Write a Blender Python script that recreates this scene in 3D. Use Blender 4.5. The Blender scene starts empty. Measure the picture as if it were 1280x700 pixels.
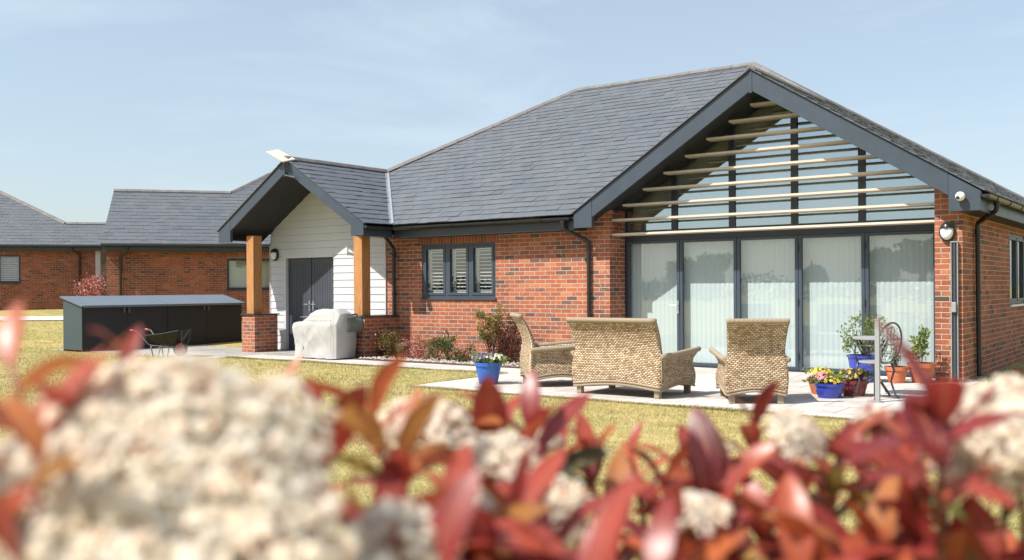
import bpy, bmesh, math, random
import numpy as np
from mathutils import Vector, Matrix, Quaternion
random.seed(7); RNG = np.random.default_rng(7)
R = math.radians
sc = bpy.context.scene
COL = sc.collection

# ------------------------------------------------------------------ camera
F, YAW, YH, ROLL, H = 1214.8, .6311, 360.17, -.0057, 1.3456
cd = bpy.data.cameras.new('camera'); cam = bpy.data.objects.new('camera', cd); COL.objects.link(cam)
cd.sensor_width = 36; cd.lens = F/1280*36; cd.clip_start = .05; cd.clip_end = 3000
cd.shift_y = (YH-350)/1280
cam.matrix_world = Matrix.Translation((0, 0, H)) @ Matrix.Rotation(YAW, 4, 'Z') @ Matrix.Rotation(R(90), 4, 'X') @ Matrix.Rotation(ROLL, 4, 'Z')
cd.dof.use_dof = True; cd.dof.focus_distance = 14.5; cd.dof.aperture_fstop = 3.3
sc.camera = cam

def at(px, py, depth):
    """world point seen at photo pixel (px,py), at that distance along the view axis"""
    a = px-640; b = py-YH
    u = a*math.cos(ROLL)+b*math.sin(ROLL); v = -a*math.sin(ROLL)+b*math.cos(ROLL)
    lx = u/F
    return Vector((depth*(lx*math.cos(YAW)-math.sin(YAW)), depth*(lx*math.sin(YAW)+math.cos(YAW)), H-depth*v/F))

# ------------------------------------------------------------------ materials
class NT:
    def __init__(s, name):
        s.m = bpy.data.materials.new(name); s.m.use_nodes = True
        s.t = s.m.node_tree; s.n = s.t.nodes; s.n.clear()
        s.out = s.n.new('ShaderNodeOutputMaterial')
    def node(s, typ, **kw):
        n = s.n.new(typ)
        for k, v in kw.items():
            if k.startswith('i_'): s.put(n.inputs[k[2:].replace('_', ' ')], v)
            else: setattr(n, k, v)
        return n
    def put(s, sock, v):
        if isinstance(v, bpy.types.NodeSocket): s.t.links.new(v, sock)
        else: sock.default_value = v
    def math(s, op, a, b=None, c=None):
        n = s.n.new('ShaderNodeMath'); n.operation = op
        s.put(n.inputs[0], a)
        if b is not None: s.put(n.inputs[1], b)
        if c is not None: s.put(n.inputs[2], c)
        return n.outputs[0]
    def ramp(s, fac, stops, interp='LINEAR'):
        n = s.n.new('ShaderNodeValToRGB'); s.put(n.inputs[0], fac); n.color_ramp.interpolation = interp
        e = n.color_ramp.elements
        while len(e) > 1: e.remove(e[-1])
        e[0].position = stops[0][0]; e[0].color = (*stops[0][1], 1)
        for p, c in stops[1:]:
            x = e.new(p); x.color = (*c, 1)
        return n.outputs[0]
    def mix(s, fac, a, b, blend='MIX'):
        n = s.n.new('ShaderNodeMix'); n.data_type = 'RGBA'; n.blend_type = blend
        s.put(n.inputs[0], fac)
        for i, v in ((6, a), (7, b)):
            if isinstance(v, tuple) and len(v) == 3: v = (*v, 1)
            s.put(n.inputs[i], v)
        return n.outputs[2]
    def noise(s, scale, detail=3, rough=.55, vec=None, out='Fac', dist=0):
        n = s.n.new('ShaderNodeTexNoise'); n.inputs['Scale'].default_value = scale
        n.inputs['Detail'].default_value = detail; n.inputs['Roughness'].default_value = rough
        n.inputs['Distortion'].default_value = dist
        s.t.links.new(vec if vec else s.pos(), n.inputs['Vector'])
        return n.outputs[out]
    def pos(s):
        if not hasattr(s, '_g'): s._g = s.n.new('ShaderNodeNewGeometry')
        return s._g.outputs['Position']
    def uv(s):
        if not hasattr(s, '_uv'):
            s._uv = s.n.new('ShaderNodeUVMap').outputs[0]; x = s.n.new('ShaderNodeSeparateXYZ'); s.t.links.new(s._uv, x.inputs[0]); s._x = x
        return s._x.outputs[0], s._x.outputs[1]
    def attr(s, name='rnd'):
        n = s.n.new('ShaderNodeAttribute'); n.attribute_name = name; return n.outputs['Fac']
    def bump(s, h, strength=.5, dist=.01):
        n = s.n.new('ShaderNodeBump'); n.inputs['Strength'].default_value = strength; n.inputs['Distance'].default_value = dist
        s.t.links.new(h, n.inputs['Height']); return n.outputs[0]
    def pbr(s, color, rough=.6, normal=None, metal=0, spec=.5, **kw):
        n = s.n.new('ShaderNodeBsdfPrincipled')
        if isinstance(color, tuple): color = (*color, 1)
        s.put(n.inputs['Base Color'], color); s.put(n.inputs['Roughness'], rough); n.inputs['Metallic'].default_value = metal
        n.inputs['Specular IOR Level'].default_value = spec
        if normal: s.t.links.new(normal, n.inputs['Normal'])
        for k, v in kw.items(): n.inputs[k].default_value = v
        s.t.links.new(n.outputs[0], s.out.inputs[0]); s.b = n
        return s.m

M = {}
def vary(name, c, rough=.6, amt=.25, scale=3, bump=0, bscale=60, metal=0, spec=.5):
    t = NT(name)
    n = t.noise(scale, 5)
    a = tuple(x*(1-amt) for x in c); b = tuple(min(1, x*(1+amt)) for x in c)
    col = t.ramp(n, [(.3, a), (.7, b)])
    nr = t.bump(t.noise(bscale, 3), bump, .004) if bump else None
    r2 = t.math('MULTIPLY_ADD', t.noise(scale*4, 3), .2, rough-.1)
    M[name] = t.pbr(col, r2, nr, metal, spec)
    return M[name]

def brick_mat(name, tint=(1, 1, 1), soldier=False, dark=.5, mortar=(.42, .36, .28)):
    t = NT(name); u, v = t.uv()
    if soldier: u, v = v, u
    rows = t.math('DIVIDE', v, .075); row = t.math('FLOOR', rows)
    off = t.math('MULTIPLY', t.math('MODULO', t.math('ABSOLUTE', row), 2), .5) if not soldier else 0.35
    cols = t.math('ADD', t.math('DIVIDE', u, .225), off); colm = t.math('FLOOR', cols)
    fx = t.math('MULTIPLY', t.math('FRACT', cols), .225); fy = t.math('MULTIPLY', t.math('FRACT', rows), .075)
    wob = t.math('MULTIPLY', t.noise(70, 2), .004)
    def edge(f, size):
        d = t.math('MINIMUM', f, t.math('SUBTRACT', size, f))
        return t.math('SUBTRACT', d, wob)
    d = t.math('MINIMUM', edge(fx, .225), edge(fy, .075))
    n = t.node('ShaderNodeMapRange'); t.put(n.inputs[0], d); n.inputs[1].default_value = .0018; n.inputs[2].default_value = .0042
    mask = n.outputs[0]
    cv = t.node('ShaderNodeCombineXYZ'); t.put(cv.inputs[0], colm); t.put(cv.inputs[1], row)
    wn = t.node('ShaderNodeTexWhiteNoise', noise_dimensions='2D'); t.put(wn.inputs['Vector'], cv.outputs[0])
    s = lambda c: tuple(min(1, a*b) for a, b in zip(c, tint))
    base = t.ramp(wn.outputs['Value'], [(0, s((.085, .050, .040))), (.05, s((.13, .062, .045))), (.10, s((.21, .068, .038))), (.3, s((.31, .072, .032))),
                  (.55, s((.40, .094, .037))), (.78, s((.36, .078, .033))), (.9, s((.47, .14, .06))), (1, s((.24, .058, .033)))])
    nn = t.noise(45, 4, .7)
    base = t.mix(t.math('MULTIPLY', nn, .55), base, s((.16, .05, .035)))
    big = t.ramp(t.noise(1.1, 6, .65), [(.32, (.70, .69, .70)), (.5, (.98, .98, .97)), (.7, (1.16, 1.14, 1.12))])
    base = t.mix(1, base, big, 'MULTIPLY')
    # pale bloom on some bricks
    bl = t.math('MULTIPLY', t.math('GREATER_THAN', t.noise(14, 4, .7), .60), .28)
    base = t.mix(bl, base, s((.50, .27, .17)))
    mort = t.mix(t.noise(30, 3), tuple(x*.75 for x in mortar), mortar)
    col = t.mix(mask, mort, base)
    hgt = t.math('ADD', mask, t.math('MULTIPLY', nn, .35))
    M[name] = t.pbr(col, .88, t.bump(hgt, .8, .006), spec=.25)
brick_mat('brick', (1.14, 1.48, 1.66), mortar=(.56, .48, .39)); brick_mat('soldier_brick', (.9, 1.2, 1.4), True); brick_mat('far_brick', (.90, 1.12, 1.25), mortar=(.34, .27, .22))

def slate_mat(name, k=1.0):
    t = NT(name); a = t.attr()
    c = t.ramp(a, [(0, (.092*k, .102*k, .118*k)), (.35, (.108*k, .118*k, .135*k)), (.7, (.117*k, .127*k, .144*k)), (.93, (.128*k, .138*k, .154*k)), (1, (.15*k, .156*k, .168*k))])
    st = t.ramp(t.noise(.8, 6, .7), [(.3, (.92, .92, .93)), (.7, (1.07, 1.07, 1.06))])
    c = t.mix(1, c, st, 'MULTIPLY')
    fn = t.noise(38, 5, .75)
    c = t.mix(1, c, t.ramp(fn, [(.3, (.82, .82, .82)), (.75, (1.18, 1.18, 1.18))]), 'MULTIPLY')
    M[name] = t.pbr(c, t.math('MULTIPLY_ADD', fn, .25, .42), t.bump(fn, .5, .004), spec=.45)
slate_mat('slate')
vary('ridge_clay', (.155, .145, .142), .75, .25, 4, .4)
vary('anthracite', (.043, .059, .081), .42, .1, 2)
vary('olive_trim', (.66, .62, .46), .6, .1, 3)
vary('anthracite_dark', (.026, .032, .042), .4, .15, 3)
vary('soffit_black', (.018, .019, .021), .6, .15, 3)
vary('black_plastic', (.018, .02, .024), .35, .15, 4)
vary('door_paint', (.05, .057, .073), .5, .12, 2)
vary('cladding', (.54, .545, .56), .6, .05, 2, .3, 40)
vary('white_plastic', (.78, .78, .77), .4, .04, 3)
vary('louvre_cream', (.56, .49, .40), .55, .08, 3)
vary('lead_flashing', (.30, .32, .34), .45, .15, 5, metal=.3)
vary('paving', (.60, .565, .52), .85, .10, 1.2, .3, 80)
vary('concrete_kerb', (.50, .475, .44), .85, .08, 2, .3, 80)
vary('block_paving', (.36, .34, .32), .85, .14, 2, .4, 60)
vary('soil', (.07, .05, .036), .95, .5, 9, .9, 50)
vary('mulch_stone', (.42, .36, .31), .9, .4, 25, .5, 60)
vary('shed_green', (.045, .066, .076), .5, .07, 2)
vary('shed_dark', (.012, .013, .018), .55, .15, 2)
vary('shed_lid', (.125, .15, .178), .35, .07, 2)
vary('steel', (.42, .43, .43), .4, .2, 6, metal=.6)
vary('grey_metal_paint', (.30, .30, .305), .5, .08, 5)
vary('dark_iron', (.10, .10, .105), .45, .3, 18, metal=.5)
vary('barrow_black', (.010, .011, .011), .65, .3, 7)
vary('red_plastic', (.50, .022, .022), .4, .15, 8)
vary('red_grip', (.42, .08, .07), .5, .15, 8)
vary('rubber', (.02, .02, .02), .8, .2, 8)
vary('blue_glaze', (.035, .055, .36), .28, .35, 7, spec=.6)
vary('blue_plastic', (.03, .12, .42), .4, .12, 5)
vary('maroon_glaze', (.17, .03, .035), .35, .2, 7)
vary('terracotta', (.50, .15, .065), .8, .2, 9, .3)
vary('cover_fabric', (.40, .39, .375), .85, .06, 3, .35, 90)
vary('cushion', (.30, .31, .32), .9, .1, 4, .3, 200)
vary('wicker_foot', (.22, .15, .085), .7, .25, 20)
vary('reel_grey', (.15, .17, .16), .45, .12, 5)
vary('reel_disc', (.30, .32, .32), .45, .1, 5)
vary('hose_cream', (.55, .50, .40), .5, .1, 9)
vary('brass', (.45, .30, .10), .35, .2, 9, metal=.8)
vary('dish_cream', (.60, .53, .45), .45, .05, 3)
vary('interior_wall', (.55, .55, .52), .9, .05, 2)
vary('blind_cream', (.52, .49, .36), .8, .06, 2)
vary('bark', (.11, .075, .05), .9, .35, 25, .5)
vary('red_stem', (.20, .055, .04), .6, .35, 25)
vary('lamp_white', (.75, .76, .76), .25, .03, 3)

# timber
t = NT('oak'); g = t.node('ShaderNodeMapping'); t.t.links.new(t.pos(), g.inputs[0]); g.inputs['Scale'].default_value = (9, 9, .7)
n1 = t.noise(3.2, 6, .65, g.outputs[0], dist=1.5)
c = t.ramp(n1, [(.25, (.19, .078, .028)), (.42, (.37, .17, .062)), (.6, (.47, .23, .09)), (.8, (.31, .13, .045))])
M['oak'] = t.pbr(c, .6, t.bump(n1, .3, .004), spec=.35)
# rope-like wicker
t = NT('wicker'); u, v = t.uv()
cw, ch = .042, .024
rr = t.math('DIVIDE', v, ch); row = t.math('FLOOR', rr)
cc = t.math('ADD', t.math('DIVIDE', u, cw), t.math('MULTIPLY', t.math('MODULO', t.math('ABSOLUTE', row), 2), .5))
fx = t.math('FRACT', cc); fy = t.math('FRACT', rr)
hx = t.math('SINE', t.math('MULTIPLY', fx, math.pi)); hy = t.math('SINE', t.math('MULTIPLY', fy, math.pi))
hh = t.math('POWER', t.math('MULTIPLY', hx, hy), .6)
cv = t.node('ShaderNodeCombineXYZ'); t.put(cv.inputs[0], t.math('FLOOR', cc)); t.put(cv.inputs[1], row)
wn = t.node('ShaderNodeTexWhiteNoise', noise_dimensions='2D'); t.put(wn.inputs['Vector'], cv.outputs[0])
str_ = t.ramp(wn.outputs['Value'], [(0, (.35, .235, .14)), (.4, (.58, .43, .275)), (.75, (.70, .55, .38)), (1, (.82, .69, .52))])
str_ = t.mix(t.math('MULTIPLY', t.noise(110, 3), .4), str_, (.34, .22, .11))
col = t.mix(t.ramp(hh, [(.18, (0, 0, 0)), (.52, (1, 1, 1))]), (.13, .08, .038), str_)
M['wicker'] = t.pbr(col, .62, t.bump(hh, 1.0, .012), spec=.35)
# rolled rim wicker (wrapped strands)
t = NT('wicker_rim'); u, v = t.uv()
f = t.math('FRACT', t.math('DIVIDE', u, .014)); h_ = t.math('SINE', t.math('MULTIPLY', f, math.pi))
col = t.mix(h_, (.20, .135, .07), (.52, .42, .30)); M['wicker_rim'] = t.pbr(col, .5, t.bump(h_, .9, .008), spec=.4)
# glass
def glass(name, refl, tint=(1, 1, 1), rough=.0, wave=0, gc=(.93, .97, 1)):
    t = NT(name)
    tr = t.node('ShaderNodeBsdfTransparent'); tr.inputs[0].default_value = (*tint, 1)
    gl = t.node('ShaderNodeBsdfGlossy'); gl.inputs['Roughness'].default_value = rough; gl.inputs[0].default_value = (*gc, 1)
    if wave:
        b = t.bump(t.noise(1.3, 2), wave, .02); t.t.links.new(b, gl.inputs['Normal'])
    g_ = t.node('ShaderNodeNewGeometry'); dt = t.node('ShaderNodeVectorMath', operation='DOT_PRODUCT'); t.t.links.new(g_.outputs['Normal'], dt.inputs[0]); t.t.links.new(g_.outputs['Incoming'], dt.inputs[1])
    fr = t.math('MULTIPLY', t.math('POWER', t.math('SUBTRACT', 1.0, t.math('ABSOLUTE', dt.outputs['Value'])), 5), .9)
    fac = t.math('MINIMUM', t.math('ADD', t.math('ADD', fr, .05), refl), 1.0)
    mx = t.node('ShaderNodeMixShader'); t.put(mx.inputs[0], fac); t.t.links.new(tr.outputs[0], mx.inputs[1]); t.t.links.new(gl.outputs[0], mx.inputs[2])
    t.t.links.new(mx.outputs[0], t.out.inputs[0]); M[name] = t.m
glass('door_glass', .09, (.9, .95, .95), wave=.05); glass('gable_glass', .42, (.85, .88, .85), wave=.03, gc=(.66, .82, .95)); glass('window_glass', .12, (.85, .9, .9))
# blinds slightly translucent
t = NT('blind_white'); b = t.node('ShaderNodeBsdfDiffuse'); b.inputs[0].default_value = (.74, .80, .80, 1)
tl = t.node('ShaderNodeBsdfTranslucent'); tl.inputs[0].default_value = (.5, .55, .53, 1)
mx = t.node('ShaderNodeMixShader'); mx.inputs[0].default_value = .2
t.t.links.new(b.outputs[0], mx.inputs[1]); t.t.links.new(tl.outputs[0], mx.inputs[2]); t.t.links.new(mx.outputs[0], t.out.inputs[0]); M['blind_white'] = t.m

def leaf_mat(name, stops, rough=.45, trans=.35, spec=.5, interp='LINEAR', veins=False):
    t = NT(name); a = t.attr(); c = t.ramp(a, stops, interp)
    c = t.mix(1, c, t.ramp(t.noise(60, 3), [(.3, (.85, .85, .85)), (.7, (1.12, 1.12, 1.12))]), 'MULTIPLY')
    hgt = None
    if veins:
        u, v = t.uv(); au = t.math('ABSOLUTE', u); rib = t.math('LESS_THAN', au, .07)
        sv = t.math('GREATER_THAN', t.math('SINE', t.math('MULTIPLY', t.math('SUBTRACT', v, t.math('MULTIPLY', au, .12)), 75)), .86)
        lines = t.math('MAXIMUM', rib, t.math('MULTIPLY', sv, .45)); c = t.mix(t.math('MULTIPLY', lines, .45), c, (.62, .24, .13)); edge = t.math('MULTIPLY', t.math('POWER', au, 4), .35); c = t.mix(edge, c, (.16, .02, .03)); hgt = lines
    p = t.node('ShaderNodeBsdfPrincipled'); t.put(p.inputs['Base Color'], c); p.inputs['Roughness'].default_value = rough; p.inputs['Specular IOR Level'].default_value = spec
    if hgt: t.put(p.inputs['Normal'], t.bump(hgt, .4, .002))
    tl = t.node('ShaderNodeBsdfTranslucent'); t.put(tl.inputs[0], c)
    mx = t.node('ShaderNodeMixShader'); mx.inputs[0].default_value = trans
    t.t.links.new(p.outputs[0], mx.inputs[1]); t.t.links.new(tl.outputs[0], mx.inputs[2]); t.t.links.new(mx.outputs[0], t.out.inputs[0]); M[name] = t.m
leaf_mat('photinia_leaf', [(0, (.13, .016, .022)), (.2, (.28, .032, .034)), (.42, (.41, .066, .040)), (.60, (.50, .13, .045)), (.72, (.45, .19, .055)), (.82, (.27, .21, .05)), (.90, (.08, .13, .03)), (1, (.03, .065, .02))], .36, .40, .6, veins=True)
leaf_mat('green_leaf', [(0, (.03, .06, .015)), (.5, (.07, .12, .025)), (1, (.13, .17, .04))])
leaf_mat('bright_leaf', [(0, (.08, .14, .03)), (.5, (.17, .24, .05)), (1, (.30, .34, .09))])
leaf_mat('olive_red_leaf', [(0, (.08, .09, .025)), (.45, (.17, .17, .045)), (.8, (.24, .12, .05)), (1, (.28, .07, .04))])
leaf_mat('airy_leaf', [(0, (.12, .12, .03)), (.5, (.27, .25, .06)), (.85, (.38, .31, .10)), (1, (.30, .12, .06))])
leaf_mat('maroon_leaf', [(0, (.035, .012, .012)), (.5, (.10, .03, .022)), (1, (.19, .07, .035))])
leaf_mat('red_flower', [(0, (.22, .04, .04)), (.5, (.42, .08, .06)), (.75, (.58, .28, .24)), (1, (.7, .55, .48))])
leaf_mat('straw_leaf', [(0, (.28, .19, .10)), (1, (.50, .38, .22))])
leaf_mat('grass', [(0, (.28, .26, .10)), (.35, (.44, .38, .18)), (.7, (.57, .48, .27)), (1, (.70, .60, .40))], .7, .3, .2)
leaf_mat('purple_petal', [(0, (.09, .03, .25)), (.6, (.20, .10, .42)), (.8, (.45, .40, .62)), (1, (.8, .8, .75))])
leaf_mat('white_petal', [(0, (.65, .65, .45)), (1, (.85, .83, .70))])
leaf_mat('yellow_petal', [(0, (.72, .42, .02)), (.7, (.85, .65, .06)), (1, (.85, .75, .3))])
leaf_mat('pansy_petal', [(0, (.12, .01, .03)), (.33, (.22, .02, .05)), (.36, (.80, .55, .03)), (.8, (.85, .65, .08)), (1, (.8, .45, .05))], interp='CONSTANT')
leaf_mat('pink_petal', [(0, (.65, .12, .25)), (1, (.85, .35, .45))])
leaf_mat('floret', [(0, (.60, .30, .20)), (.12, (.84, .62, .47)), (.28, (.96, .86, .72)), (.7, (.98, .92, .81)), (1, (.98, .95, .88))], .6, .58, .2)
leaf_mat('tree_leaf', [(0, (.02, .035, .015)), (.5, (.045, .07, .025)), (1, (.08, .11, .04))])

# lawn
t = NT('lawn_soil')
n1 = t.noise(.35, 5, .6); n2 = t.noise(28, 4, .7); n3 = t.noise(3.1, 4, .65)
c = t.ramp(n3, [(.3, (.25, .215, .075)), (.5, (.35, .29, .12)), (.7, (.46, .37, .18))])
c = t.mix(1, c, t.ramp(n1, [(.35, (.85, .95, .85)), (.65, (1.15, 1.08, 1.05))]), 'MULTIPLY')
c = t.mix(1, c, t.ramp(n2, [(.3, (.7, .72, .7)), (.7, (1.3, 1.28, 1.2))]), 'MULTIPLY')
M['lawn_soil'] = t.pbr(c, .95, t.bump(n2, .8, .02), spec=.1)
# slabs with joints
def slab_mat(name, base, sx, sy, jw=.006):
    t = NT(name); x = t.node('ShaderNodeSeparateXYZ'); t.t.links.new(t.pos(), x.inputs[0])
    a = t.math('DIVIDE', x.outputs[0], sx); b = t.math('DIVIDE', x.outputs[1], sy)
    row = t.math('FLOOR', b); a = t.math('ADD', a, t.math('MULTIPLY', t.math('MODULO', t.math('ABSOLUTE', row), 2), .5))
    def e(f, s): f = t.math('MULTIPLY', t.math('FRACT', f), s); return t.math('MINIMUM', f, t.math('SUBTRACT', s, f))
    d = t.math('MINIMUM', e(a, sx), e(b, sy)); mask = t.math('GREATER_THAN', d, jw*.5)
    cv = t.node('ShaderNodeCombineXYZ'); t.put(cv.inputs[0], t.math('FLOOR', a)); t.put(cv.inputs[1], row)
    wn = t.node('ShaderNodeTexWhiteNoise', noise_dimensions='2D'); t.put(wn.inputs['Vector'], cv.outputs[0])
    c = t.ramp(wn.outputs['Value'], [(0, tuple(q*.9 for q in base)), (1, tuple(q*1.06 for q in base))])
    c = t.mix(1, c, t.ramp(t.noise(2.2, 6, .7), [(.3, (.86, .86, .86)), (.7, (1.07, 1.07, 1.07))]), 'MULTIPLY')
    c = t.mix(mask, tuple(q*.33 for q in base), c)
    c = t.mix(1, c, t.ramp(t.noise(.7, 7, .72), [(.36, (.80, .79, .77)), (.55, (1, 1, 1))]), 'MULTIPLY')
    M[name] = t.pbr(c, .85, t.bump(t.noise(90, 4), .35, .004), spec=.3)
slab_mat('patio_slabs', (.57, .535, .50), .6, .6, .014); slab_mat('path_slabs', (.57, .535, .50), .9, .9, .014); slab_mat('drive_blocks', (.38, .36, .335), .2, .1, .006)

# ------------------------------------------------------------------ mesh helpers
class MB:
    def __init__(s): s.v = []; s.f = []; s.r = []; s.uv = None; s.fuv = []
    def face(s, pts, rnd=None, uv=None):
        i = len(s.v); s.v += [tuple(p) for p in pts]; s.f.append(tuple(range(i, i+len(pts)))); s.r.append(random.random() if rnd is None else rnd); s.fuv.append(uv)
    def box(s, x0, x1, y0, y1, z0, z1, rnd=None, skip=''):
        P = [(x0, y0, z0), (x1, y0, z0), (x1, y1, z0), (x0, y1, z0), (x0, y0, z1), (x1, y0, z1), (x1, y1, z1), (x0, y1, z1)]
        i = len(s.v); s.v += P
        for k, q in (('b', (0, 3, 2, 1)), ('t', (4, 5, 6, 7)), ('f', (0, 1, 5, 4)), ('r', (1, 2, 6, 5)), ('k', (2, 3, 7, 6)), ('l', (3, 0, 4, 7))):
            if k in skip: continue
            s.f.append(tuple(i+j for j in q)); s.r.append(rnd if rnd is not None else random.random()); s.fuv.append(None)
        return s
    def prism(s, poly, axis, a, b):
        """poly of 2D points extruded from a to b along axis ('x': pts=(y,z); 'y': pts=(x,z); 'z': pts=(x,y))"""
        def P(p, w): return {'x': (w, p[0], p[1]), 'y': (p[0], w, p[1]), 'z': (p[0], p[1], w)}[axis]
        i = len(s.v); n = len(poly); s.v += [P(p, a) for p in poly]+[P(p, b) for p in poly]
        fs = [tuple(i+j for j in range(n)), tuple(i+n+j for j in reversed(range(n)))]+[(i+j, i+n+j, i+n+(j+1) % n, i+(j+1) % n) for j in range(n)]
        # orient: make outward
        c = Vector((0, 0, 0))
        for q in s.v[i:]: c += Vector(q)
        c /= 2*n
        f0 = fs[0]; A, B, C_ = (Vector(s.v[f0[k]]) for k in (0, 1, 2))
        nrm = (B-A).cross(C_-A)
        k = 2
        ctr = sum((Vector(s.v[j]) for j in f0), Vector())/n
        area = Vector()
        for j in range(n): area += Vector(s.v[f0[j]]).cross(Vector(s.v[f0[(j+1) % n]]))
        if area.dot(ctr-c) < 0: fs = [tuple(reversed(f)) for f in fs]
        for f in fs: s.f.append(f); s.r.append(random.random()); s.fuv.append(None)
        return s
    def tube(s, pts, rad, n=8, cap=True, rnd=None):
        pts = [Vector(p) for p in pts]; m = len(pts)
        rads = rad if isinstance(rad, (list, tuple)) else [rad]*m
        i0 = len(s.v); up = None; L = 0
        ln = [0]
        for k in range(1, m): ln.append(ln[-1]+(pts[k]-pts[k-1]).length)
        for k in range(m):
            d = (pts[min(k+1, m-1)]-pts[max(k-1, 0)]).normalized()
            if up is None:
                up = Vector((0, 0, 1)) if abs(d.z) < .9 else Vector((1, 0, 0))
            a = d.cross(up).normalized(); b = a.cross(d).normalized(); up = b
            for j in range(n):
                th = 2*math.pi*j/n; s.v.append(tuple(pts[k]+(a*math.cos(th)+b*math.sin(th))*rads[k]))
        for k in range(m-1):
            for j in range(n):
                j2 = (j+1) % n
                s.f.append((i0+k*n+j, i0+(k+1)*n+j, i0+(k+1)*n+j2, i0+k*n+j2)); s.r.append(.5 if rnd is None else rnd)
                w = 2*math.pi*rads[k]/n
                s.fuv.append([(ln[k], j*w), (ln[k+1], j*w), (ln[k+1], (j+1)*w), (ln[k], (j+1)*w)])
        if cap:
            s.f.append(tuple(i0+j for j in range(n))); s.r.append(.5); s.fuv.append(None)
            s.f.append(tuple(i0+(m-1)*n+j for j in reversed(range(n)))); s.r.append(.5); s.fuv.append(None)
        return s
    def lathe(s, prof, c=(0, 0, 0), n=24, axis='z'):
        i0 = len(s.v); m = len(prof)
        for r, z in prof:
            for j in range(n):
                th = 2*math.pi*j/n; a, b = r*math.cos(th), r*math.sin(th)
                p = {'z': (a, b, z), 'y': (a, z, -b), 'x': (z, a, b)}[axis]
                s.v.append((c[0]+p[0], c[1]+p[1], c[2]+p[2]))
        for k in range(m-1):
            for j in range(n):
                j2 = (j+1) % n
                s.f.append((i0+k*n+j, i0+k*n+j2, i0+(k+1)*n+j2, i0+(k+1)*n+j)); s.r.append(.5); s.fuv.append(None)
        return s
    def arrays(s, v, f, r):   # bulk add (numpy)
        i = len(s.v); s.v += [tuple(x) for x in v]; s.f += [tuple(i+j for j in q) for q in f]; s.r += list(r); s.fuv += [None]*len(f)
    def build(s, name, mat, parent=None, smooth=False, loc=None, fix=False):
        me = bpy.data.meshes.new(name); me.from_pydata(s.v, [], s.f)
        me.materials.append(M[mat] if isinstance(mat, str) else mat)
        a = me.attributes.new('rnd', 'FLOAT', 'FACE'); a.data.foreach_set('value', s.r)
        uvl = me.uv_layers.new(name='UVMap')
        me.update()
        uv = np.zeros((len(me.loops), 2), dtype=np.float32); li = 0
        nrm = np.zeros(len(me.polygons)*3, dtype=np.float32); me.polygons.foreach_get('normal', nrm); nrm = nrm.reshape(-1, 3)
        for k, f in enumerate(s.f):
            q = s.fuv[k]
            if q is not None:
                for j in range(len(f)): uv[li+j] = q[j]
            else:
                nx, ny, nz = abs(nrm[k])
                for j, vi in enumerate(f):
                    x, y, z = s.v[vi]
                    uv[li+j] = (x, y) if nz > .75 else ((y, z) if nx > ny else (x, z))
            li += len(f)
        uvl.data.foreach_set('uv', uv.ravel())
        if fix:
            bm = bmesh.new(); bm.from_mesh(me); bmesh.ops.remove_doubles(bm, verts=bm.verts, dist=1e-5); bmesh.ops.recalc_face_normals(bm, faces=bm.faces); bm.to_mesh(me); bm.free()
        if smooth: me.polygons.foreach_set('use_smooth', [True]*len(me.polygons))
        o = bpy.data.objects.new(name, me); COL.objects.link(o)
        if loc is not None: o.location = loc
        if parent: o.parent = parent
        return o
def tag(o, label=None, cat=None, group=None, kind=None):
    if label: o['label'] = label
    if cat: o['category'] = cat
    if group: o['group'] = group
    if kind: o['kind'] = kind
    return o
def thing(name, label, cat, loc=(0, 0, 0), rz=0, group=None):
    o = bpy.data.objects.new(name, None); COL.objects.link(o); o.location = loc; o.rotation_euler = (0, 0, rz); o.empty_display_size = .2
    return tag(o, label, cat, group)
def bevel(o, w, seg=2):
    m = o.modifiers.new('bevel', 'BEVEL'); m.width = w; m.segments = seg; m.limit_method = 'ANGLE'; return o

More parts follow.
